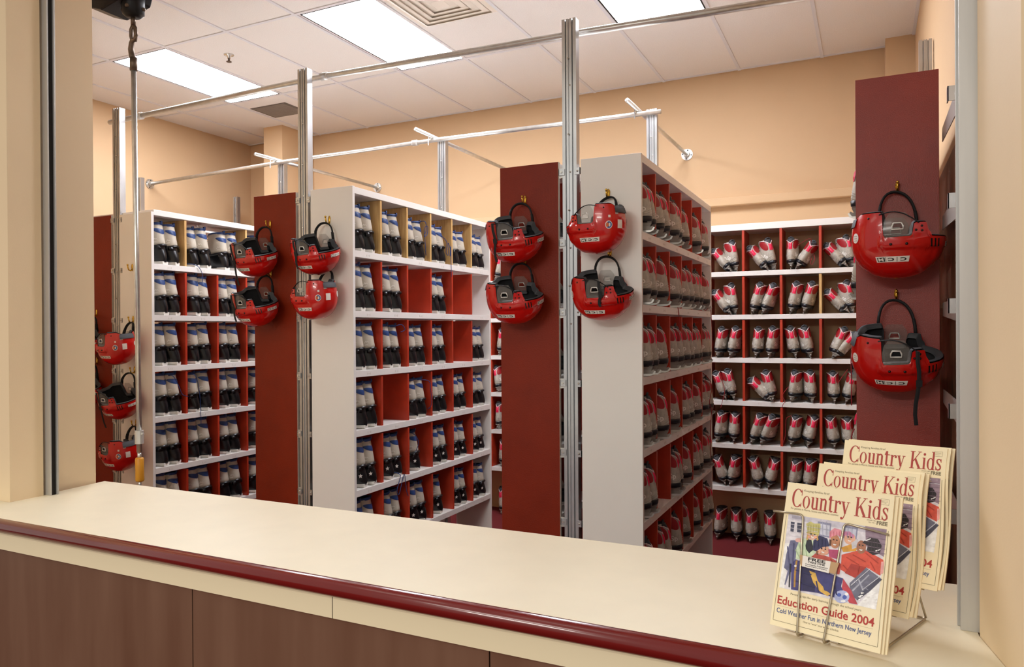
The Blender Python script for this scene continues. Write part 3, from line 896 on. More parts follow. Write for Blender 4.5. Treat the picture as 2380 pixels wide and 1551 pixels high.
for k in range(5):
    b.tube([up.pt(0.55 - 1.1 * s / 4, 1.5 + k * 0.95 + 0.4 * s / 4, 0.003) for s in range(5)], 0.0022, 5)
BS['lacing'] = b.mesh('lacing')

def blue_skate(label, group, star=False):
    t = thing('rental_skate', label, 'skate', group=group)
    link('boot_upper', BS['upper'], M['grey'], t, smooth=True)
    link('lining', BS['lining'], M['navy'], t, smooth=True)
    link('collar', BS['collar'], M['blue'], t, smooth=True)
    link('blue_flash', BS['flash'], M['blue'], t, smooth=True)
    link('pull_tab', BS['tab'], M['blue'], t, smooth=True)
    link('boot_print', BS['print'], M['logo'], t)
    link('eyelets', BS['eyelets'], M['black'], t)
    link('lacing', BS['lacing'], M['lace'], t)
    c = link('chassis', BS['chassis'], M['bblack'], t, smooth=True)
    link('runner', BS['runner'], M['bwhite'], t)
    if star: link('star_print', BS['star'], M['logo'], c)
    return t

# --- grey skate with red side panels and a steel blade
RS = {}
ur = Form([(0.066, 0.0, -0.108, 0.098, 0.043, 0.9), (0.084, 0.0, -0.108, 0.101, 0.0450, 0.9), (0.110, 0.002, -0.102, 0.098, 0.0450, 0.92), (0.138, 0.0, -0.096, 0.094, 0.0440, 0.95),
           (0.166, -0.004, -0.090, 0.088, 0.0430, 0.95), (0.194, -0.008, -0.090, 0.080, 0.042, 0.95), (0.216, -0.010, -0.092, 0.071, 0.041, 0.95), (0.232, -0.008, -0.092, 0.064, 0.039, 0.95)])
b = MB(); ur.mesh(b, cap1=False)
for q in (1.35, 1.9, 2.3):       # contour stitching of the toe box
    b.tube([ur.pt((s / 8 - 0.5) * 2.0, q - 1.1 * abs(s / 8 - 0.5) * 2, 0.0006) for s in range(9)], 0.0014, 4)
RS['upper'] = b.mesh('boot_upper')
b = MB(); top = [ur.pt(2 * PI * j / 22, 7) for j in range(22)]
inn = [Vector((-0.03 + (p.x + 0.03) * 0.86, p.y * 0.84, p.z - 0.003)) for p in top]; dwn = [Vector((-0.03 + (p.x + 0.03) * 0.75, p.y * 0.72, p.z - 0.05)) for p in top]
b.loft([top, inn, dwn], False, True)
ur.patch(b, lambda u, v: (u - 0.5) * 1.5, lambda u, v: 7.0 - (2.1 - 3.2 * abs(u - 0.5)) * (1 - v), 8, 4, 0.0016)
b.tube([Vector((0.048, -0.026, 0.222)), Vector((0.052, -0.014, 0.246)), Vector((0.054, 0, 0.252)), Vector((0.052, 0.014, 0.246)), Vector((0.048, 0.026, 0.222))], 0.006, 6)
b.add([(0.048, -0.026, 0.215), (0.054, -0.014, 0.246), (0.055, 0, 0.251), (0.054, 0.014, 0.246), (0.048, 0.026, 0.215)], [(0, 1, 2, 3, 4)])
RS['lining'] = b.mesh('lining')
b = MB()
for sd in (1, -1):
    ur.patch(b, lambda u, v: sd * (0.42 + 1.25 * u), lambda u, v: 4.35 + 1.35 * u + (v - 0.5) * 2.5 * math.sqrt(max(0.0, 1 - (2 * u - 1) ** 2)), 18, 6, 0.0022)
RS['panel'] = b.mesh('side_panels')
b = MB()
for sd in (1, -1):
    pts = [ur.pt(sd * 1.55 * s / 8, 4.9 + 2.1 * (s / 8) ** 0.8, 0.0022) for s in range(9)]
    b.tube(pts, 0.0030, 5)
RS['piping'] = b.mesh('piping')
b = MB(); ur.patch(b, lambda u, v: (u - 0.5) * 0.62 , lambda u, v: 3.55 + 1.75 * v, 3, 3, 0.006); RS['tag'] = b.mesh('tongue_tag')
sol = Form([(0.046, 0, -0.108, 0.092, 0.036, 0.9), (0.054, 0, -0.112, 0.102, 0.043, 0.9), (0.071, -0.004, -0.112, 0.1040, 0.0470, 0.9)])
b = MB(); sol.mesh(b); RS['sole'] = b.mesh('sole_band')
b = MB()
for x0, x1, xb0, xb1 in ((0.030, 0.098, 0.045, 0.092), (-0.104, -0.040, -0.098, -0.055)):
    b.loft([[(xa, -w, z), (xc, -w, z), (xc, w, z), (xa, w, z)] for xa, xc, w, z in ((xb0, xb1, 0.0055, 0.014), (xb0, xb1, 0.007, 0.030), (x0, x1, 0.013, 0.044), (x0, x1, 0.022, 0.050))])
b.prism([(-0.118, 0.012), (-0.112, 0.026), (0.092, 0.026), (0.104, 0.032), (0.107, 0.026), (0.098, 0.012)], 'y', -0.0042, 0.0042)
RS['holder'] = b.mesh('blade_holder')
b = MB(); b.prism([(-0.126, 0.016), (-0.124, 0.004), (-0.10, 0.001), (-0.03, 0.0), (0.05, 0.0), (0.092, 0.003), (0.108, 0.011), (0.114, 0.024), (0.109, 0.027), (0.098, 0.016)], 'y', -0.0024, 0.0024); RS['blade'] = b.mesh('blade')
b = MB()
for sd in (1, -1):
    tv, tf, tw = text_shape('Sp', 0.03)
    b.add([ur.pt(sd * (PI / 2) + (x / tw - 0.5) * 0.50 - sd * 0.58, 2.05 + (y - 0.4) * 0.95, 0.0016) for x, y in tv], tf)
RS['print'] = b.mesh('boot_print')
b = MB()
for k in range(5):
    for sd in (1, -1): b.sphere(ur.pt(sd * (2.0 - 0.06 * k), 2.0 + k * 1.05, 0.0005), 0.004, 6, 4)
RS['eyelets'] = b.mesh('eyelets')

def red_skate(label, group):
    t = thing('figure_skate', label, 'skate', group=group)
    link('boot_upper', RS['upper'], M['greyr'], t, smooth=True)
    link('lining', RS['lining'], M['foamgrey'], t, smooth=True)
    link('side_panels', RS['panel'], M['redtrim'], t, smooth=True)
    link('piping', RS['piping'], M['piping'], t, smooth=True)
    link('tongue_tag', RS['tag'], M['pink'], t)
    link('boot_print', RS['print'], M['logo'], t)
    link('eyelets', RS['eyelets'], M['black'], t)
    link('sole_band', RS['sole'], M['band'], t, smooth=True)
    hd = link('blade_holder', RS['holder'], M['holder'], t)
    link('blade', RS['blade'], M['steel'], hd)
    return t

def low_point(src, R3):
    z = 1e9
    for ch in src.children_recursive:
        for v in ch.data.vertices:
            z = min(z, (R3 @ v.co).z)
    return z

PROTO = {}
def place(kind, label, group, x, y, z, yaw, roll=0.0, pitch=0.0, s=1.0, keep=None):
    """kind: blue, star or red; yaw = heading of the toe"""
    if kind not in PROTO:
        t = (red_skate(label, group) if kind == 'red' else blue_skate(label, group, kind == 'star'))
        PROTO[kind] = t
    else:
        t = copy_tree(PROTO[kind])
        t['label'] = label; t['group'] = group
    R_ = Matrix.Rotation(yaw, 3, 'Z') @ Matrix.Rotation(roll, 3, 'X') @ Matrix.Rotation(pitch, 3, 'Y')
    zl = low_point(PROTO[kind], R_) * s
    if keep:                                        # (axis, low, high): stay between two dividers
        ax, lo, hi = keep
        S_ = R_ @ Matrix.Diagonal((s * (0.90 if kind != 'red' else 1), s, s))
        q = [(S_ @ v.co)[ax] for ch in PROTO[kind].children_recursive for v in ch.data.vertices]
        p = (x, y)[ax]
        if max(q) - min(q) < hi - lo: p = min(max(p, lo - min(q)), hi - max(q))
        else: p = (lo + hi) / 2 - (max(q) + min(q)) / 2
        if ax == 0: x = p
        else: y = p
    t.location = (x, y, z - zl + 0.0004)
    t.rotation_euler = R_.to_euler()
    t.scale = (s * (0.90 if kind != 'red' else 1), s, s)
    return t

ORD = ['first', 'second', 'third', 'fourth', 'fifth', 'sixth']
def pair_word(n, i): return 'alone in' if n == 1 else ('nearer of pair,', 'farther of pair,')[i]

def lace(parent, pts, m='lace', r=0.0022):
    """a loose lace given in world points, child of its skate"""
    inv = parent.matrix_world.inverted() if False else None
    mw = Matrix.Translation(parent.location) @ parent.rotation_euler.to_matrix().to_4x4() @ Matrix.Diagonal((*parent.scale, 1))
    iv = mw.inverted()
    # smooth the polyline a little
    P = [Vector(p) for p in pts]; Q = []
    for i in range(len(P) - 1):
        p0 = P[max(i - 1, 0)]; p1 = P[i]; p2 = P[i + 1]; p3 = P[min(i + 2, len(P) - 1)]
        for k in range(5):
            u = k / 5
            Q.append(0.5 * ((2 * p1) + (p2 - p0) * u + (2 * p0 - 5 * p1 + 4 * p2 - p3) * u * u + (3 * p1 - p0 - 3 * p2 + p3) * u ** 3))
    Q.append(P[-1])
    b = MB(); b.tube([iv @ q for q in Q], r / parent.scale[0], 5)
    return b.build('loose_lace', M[m], parent, True)

SK = {}
def fill_white(name, rk, x1, kind, occ, size):
    """occ[row] = list of counts per cubby"""
    for r, row in enumerate(occ):
        for c, n in enumerate(row):
            if not n: continue
            y0 = FY + CELL * c + (0.024 if c == 0 else 0.012)
            for i in range(n):
                s = size(r, c) * random.uniform(0.975, 1.015)
                if n > 1: y = y0 + 0.052 + i * 0.098 * min(1.0, s * 1.04) + random.uniform(-0.004, 0.006)
                else: y = y0 + 0.075 + random.uniform(-0.01, 0.02)
                who = pair_word(n, i)
                if kind == 'red':
                    lab = f'grey red-trimmed skate {who} {ORD[c]} cubby back, {ORD[r]} row down, {rk} rack'
                    k = 'red'; yaw = random.uniform(0.20, 0.36)
                    if (r, c) in ((0, 3), (0, 4), (1, 4)): yaw = 0.10
                    x = x1 - 0.078 * s + random.uniform(-0.008, 0.008)
                    rl = random.uniform(-0.05, 0.05) if n == 1 else (-0.04, 0.05)[i % 2] * random.uniform(0.2, 1)
                else:
                    lab = f'grey blue-trimmed skate {who} {ORD[c]} cubby back, {ORD[r]} row down, {rk} rack'
                    k = 'star' if (name == 'mid' and r >= 4) else 'blue'
                    yaw = PI + (0.22, 0.36)[i % 2] + random.uniform(-0.05, 0.05)
                    rl = random.uniform(-0.03, 0.03)
                    if (r, c) in ((1, 1),): yaw += 0.06; rl = 0.06
                    # the heel stands at the shelf edge
                    hy = FY + CELL * c + (0.108 if n > 1 else 0.140) + (0.014 if c == 0 else 0) + i * 0.098 * min(1.0, s) + random.uniform(-0.004, 0.006)
                    hx = x1 - 0.004 - random.uniform(0.0, 0.014)
                    x = hx + math.cos(yaw) * 0.124 * 0.90 * s; y = hy + math.sin(yaw) * 0.124 * 0.90 * s
                SK[(name, r, c, i)] = place(k, lab, f'skates in the {rk} rack', x, y, SHELF[r], yaw, rl, 0.0, s, keep=(1, FY + CELL * c + (0.021 if c == 0 else 0.009), FY + CELL * (c + 1) - 0.009 - (0.012 if c == 5 else 0)))

fill_white('left', 'left white', -4.219, 'blue', [[2, 2, 2, 1], [2, 2, 2, 1], [2, 2, 2, 1], [2, 2, 2, 1], [2, 2, 2, 1], [2, 2, 2, 2]], lambda r, c: 1.05)
fill_white('mid', 'middle white', -2.585, 'blue',
           [[2, 2, 2, 2, 2, 2], [2, 2, 0, 2, 0, 0], [2, 2, 2, 2, 0, 2], [2, 0, 2, 2, 2, 2], [2, 2, 1, 2, 2, 2], [2, 2, 2, 1, 2, 2]], lambda r, c: 0.99 - 0.018 * c)
fill_white('right', 'right white', -0.941, 'red',
           [[2, 2, 2, 1, 1, 1], [2, 1, 2, 2, 2, 1], [2, 1, 2, 2, 2, 2], [2, 1, 1, 2, 1, 2], [2, 0, 2, 1, 2, 2], [1, 2, 1, 1, 1, 2]], lambda r, c: 1.0)

# pairs on the wall shelving: (row, column): two (roll, yaw, dx) entries, roll leans the top to the right
D = math.radians
BACK = {
 (0, 0): ((-42, -5, -0.045), (-6, 28, 0.035)), (0, 1): ((-40, -5, -0.045), (-10, 28, 0.035)), (0, 2): ((-2, -6, -0.055), (33, 0, 0.055)), (0, 3): ((-42, -5, -0.045), (-10, 28, 0.03)),
 (1, 0): ((-38, 0, -0.04), (-6, 26, 0.03)), (1, 1): ((14, -4, -0.045), (20, -4, 0.05)), (1, 2): ((10, -6, -0.045), (15, -4, 0.05)), (1, 3): ((-44, 0, -0.04), (-8, 22, 0.035)),
 (2, 0): ((8, -4, -0.045), (10, -4, 0.05)), (2, 1): ((5, 0, -0.04), (6, -6, 0.06)), (2, 2): ((-10, 8, -0.06), (-10, 12, 0.035)), (2, 3): ((22, 2, -0.03), (40, 0, 0.04)),
 (3, 0): ((-22, 6, -0.06), (-12, 18, 0.02)), (3, 1): ((-48, 0, -0.035), (-14, 8, 0.045)), (3, 2): ((4, -14, -0.04), (-3, 12, 0.055)), (3, 3): ((-3, 4, -0.05), (14, 0, 0.05)),
 (4, 0): ((6, -8, -0.045), (4, 10, 0.045)), (4, 1): ((15, -10, -0.045), (20, -14, 0.045)), (4, 2): ((8, -6, -0.05), (14, 10, 0.045)), (4, 3): ((-9, 2, -0.055), (-4, 6, 0.04)),
 (5, 0): ((-18, 10, -0.055), (8, -6, 0.045)), (5, 1): ((-14, 6, -0.055), (14, 6, 0.045)), (5, 2): ((6, -8, -0.045), (4, -6, 0.05)), (5, 3): ((-6, 6, -0.05), (4, 6, 0.045)),
}
for (r, c), two in BACK.items():
    cx = -1.164 + 0.277 * (c + 0.5)
    for i, (rl, yw, dx) in enumerate(two):
        lab = f'grey red-trimmed skate, {("left", "right")[i]} of pair, {ORD[c]} cubby from left, {ORD[r]} row down, wall shelving'
        # toe points to -y; a lean of the top to the right is a negative roll about the toe axis seen from the heel
        SK[('back', r, c, i)] = place('red', lab, 'red-trimmed skates on the wall shelving', cx + dx * 1.08 - 0.10 * math.sin(D(rl)) * 0.9, BY + 0.092, SHELF[r] - 0.004, -PI / 2 + D(yw), D(-rl), 0.0, random.uniform(0.97, 1.02), keep=(0, cx - 0.1285, cx + 0.1285))
for i, x in enumerate((-1.10, -0.965, -0.845, -0.71, -0.585, -0.485)):
    lab = f'grey red-trimmed skate standing on the red floor below the wall shelving, {ORD[i]} from left'
    place('red', lab, 'red-trimmed skates on the floor', x, 6.095, 0.0, -PI / 2 + random.uniform(-0.12, 0.12), D((-3, 2, 3, 2, -6, 3)[i]), 0, 1.02)
for r in range(6):
    lab = f'red-trimmed skate on wall shelving glimpsed right of the middle white rack, {ORD[r]} row down'
    place('red', lab, 'red-trimmed skates glimpsed between racks', -3.035 + 0.02 * (r % 2), BY + 0.092, SHELF[r] - 0.004, -PI / 2 + 0.15 * (r % 3 - 1), D((-10, 8, -4, 14, 3, 0)[r]), 0, 1.0)
place('red', 'red-trimmed skate on the floor glimpsed right of the middle white rack', 'red-trimmed skates glimpsed between racks', -3.03, 6.09, 0.0, -PI / 2, 0.1, 0, 1.0)
# skates of the red-ended racks that show in the gaps beside the posts and past the tall panel
for nm, x1, w in (('dark red', -4.614, 0.31), ('second red-ended', -2.995, 0.325), ('third red-ended', -1.352, 0.314)):
    for r in range(6):
        for i in range(2):
            lab = f'{("nearer", "farther")[i]} blue-trimmed skate in the post gap, {ORD[r]} row down, {nm} rack'
            place('blue', lab, 'skates glimpsed in the gaps beside the posts', x1 - 0.152, FY + 0.082 + 0.112 * i, SHELF[r], random.uniform(-0.06, 0.06), 0, 0, 0.98)
for r in range(6):
    lab = f'red-trimmed skate poking out past the tall red panel, {ORD[r]} row down'
    SK[('tall', r)] = place('red', lab, 'skates poking past the tall red panel', 0.243 - 0.294 + 0.082, FY + 0.085, SHELF[r], PI + random.uniform(-0.05, 0.05), random.uniform(-0.06, 0.06), 0, 1.0)

# loose laces
def L(key, pts, m): lace(SK[key], pts, m)
e = -2.585
L(('mid', 0, 2, 1), [(e - 0.09, 4.03, 2.37), (e + 0.0, 4.03, 2.39), (e + 0.004, 4.05, 2.34), (e + 0.006, 4.02, 2.29), (e + 0.004, 4.06, 2.31), (e + 0.002, 4.07, 2.36), (e + 0.004, 4.03, 2.34), (e + 0.006, 4.035, 2.22), (e + 0.004, 4.045, 2.17)], 'lace')
L(('mid', 0, 3, 1), [(e - 0.07, 4.30, 2.35), (e + 0.004, 4.30, 2.29), (e + 0.008, 4.29, 2.21), (e + 0.008, 4.32, 2.20), (e + 0.006, 4.32, 2.28), (e + 0.008, 4.35, 2.23), (e + 0.008, 4.34, 2.19), (e + 0.006, 4.355, 2.26), (e + 0.006, 4.36, 2.12), (e + 0.006, 4.362, 2.05)], 'lace')
L(('mid', 2, 1, 1), [(e - 0.08, 3.75, 1.70), (e - 0.01, 3.73, 1.715), (e + 0.002, 3.77, 1.72), (e + 0.002, 3.80, 1.69), (e - 0.01, 3.77, 1.675)], 'lace')
L(('mid', 3, 2, 1), [(e - 0.08, 4.0, 1.36), (e + 0.002, 4.06, 1.36), (e + 0.004, 4.09, 1.30), (e + 0.002, 4.10, 1.20), (e - 0.02, 4.09, 1.17)], 'lace')
L(('mid', 4, 1, 1), [(e - 0.03, 3.72, 0.82), (e + 0.004, 3.74, 0.80), (e + 0.006, 3.70, 0.72), (e + 0.006, 3.72, 0.69), (e + 0.006, 3.75, 0.75), (e + 0.006, 3.78, 0.80), (e + 0.006, 3.80, 0.70), (e + 0.006, 3.82, 0.66)], 'lace')
L(('mid', 4, 2, 0), [(e - 0.12, 3.93, 1.02), (e - 0.04, 3.94, 1.03), (e - 0.015, 3.97, 0.97), (e - 0.03, 3.95, 0.90)], 'lace')
e = -4.219
L(('left', 0, 1, 0), [(e - 0.05, 3.62, 2.16), (e + 0.004, 3.66, 2.145), (e + 0.008, 3.70, 2.09), (e + 0.006, 3.70, 2.02)], 'lace')
L(('left', 3, 0, 1), [(e - 0.09, 3.47, 1.38), (e - 0.005, 3.46, 1.39), (e + 0.003, 3.50, 1.32), (e + 0.003, 3.53, 1.26), (e + 0.003, 3.58, 1.24)], 'lace')
L(('left', 3, 1, 0), [(e - 0.09, 3.63, 1.39), (e + 0.003, 3.64, 1.38), (e + 0.005, 3.67, 1.26), (e + 0.006, 3.68, 1.10), (e + 0.006, 3.68, 1.04)], 'lace')
e = -0.941
for key, pts in ((('right', 1, 4, 1), [(e - 0.03, 4.55, 1.86), (e + 0.01, 4.58, 1.815), (e + 0.012, 4.70, 1.80), (e + 0.012, 4.84, 1.82), (e + 0.014, 4.88, 1.70), (e + 0.012, 4.90, 1.55)]),
                 (('right', 1, 2, 0), [(e - 0.02, 3.92, 1.84), (e + 0.01, 3.95, 1.81), (e + 0.012, 3.98, 1.70), (e + 0.012, 3.96, 1.62)]),
                 (('right', 3, 5, 1), [(e - 0.03, 4.80, 1.40), (e + 0.015, 4.78, 1.36), (e + 0.02, 4.84, 1.30), (e + 0.02, 4.76, 1.22), (e + 0.02, 4.82, 1.16), (e + 0.02, 4.78, 1.0), (e + 0.02, 4.80, 0.86)]),
                 (('right', 0, 2, 0), [(e - 0.05, 3.88, 2.34), (e - 0.01, 3.90, 2.36), (e, 3.94, 2.35), (e - 0.01, 3.97, 2.34), (e - 0.01, 3.93, 2.325), (e - 0.02, 3.90, 2.34)])):
    L(key, pts, 'rlace')
f = BY - 0.006
L(('back', 0, 2, 0), [(-0.50, f + 0.05, 2.31), (-0.455, f, 2.33), (-0.42, f, 2.35), (-0.395, f, 2.35), (-0.40, f + 0.03, 2.31)], 'rlace')
L(('back', 0, 2, 1), [(-0.38, f + 0.04, 2.24), (-0.37, f, 2.20), (-0.39, f, 2.16), (-0.40, f, 2.18), (-0.39, f + 0.02, 2.21)], 'rlace')
L(('back', 3, 0, 1), [(-1.06, f, 1.31), (-1.03, f - 0.006, 1.20), (-1.045, f - 0.012, 1.12), (-1.06, f - 0.012, 1.06)], 'rlace')
L(('back', 3, 2, 0), [(-0.56, f + 0.02, 1.24), (-0.60, f, 1.18), (-0.585, f - 0.005, 1.13), (-0.60, f - 0.014, 1.10), (-0.605, f - 0.014, 1.03)], 'rlace')
L(('back', 4, 2, 0), [(-0.54, f + 0.02, 1.02), (-0.575, f, 1.0), (-0.58, f, 0.93), (-0.585, f, 0.86), (-0.60, f, 0.81)], 'rlace')
L(('back', 3, 3, 1), [(-0.15, f, 1.38), (-0.19, f - 0.008, 1.32), (-0.22, f - 0.008, 1.27)], 'rlace')
for r, q in ((2, 0.10), (3, 0.16), (4, 0.12)):
    xw = 0.243 - 0.294 - 0.012
    L(('tall', r), [(xw + 0.03, 3.38, SHELF[r] + 0.16), (xw - 0.006, 3.37, SHELF[r] + 0.12), (xw - 0.008, 3.375, SHELF[r] + 0.02), (xw - 0.008, 3.37, SHELF[r] - q)], 'rlace')

# ------------------------------------------------------------------ magazine rack
PW, PH = 0.2237, 0.3121
LEAN = math.radians(19.5)
RYAW = math.radians(-16.44)
# origin: bottom left corner of the front magazine, on the counter
RO = Vector((-0.1996, 1.6875, 1.02))
RM = Matrix.Translation(RO) @ Matrix.Rotation(RYAW, 4, 'Z')

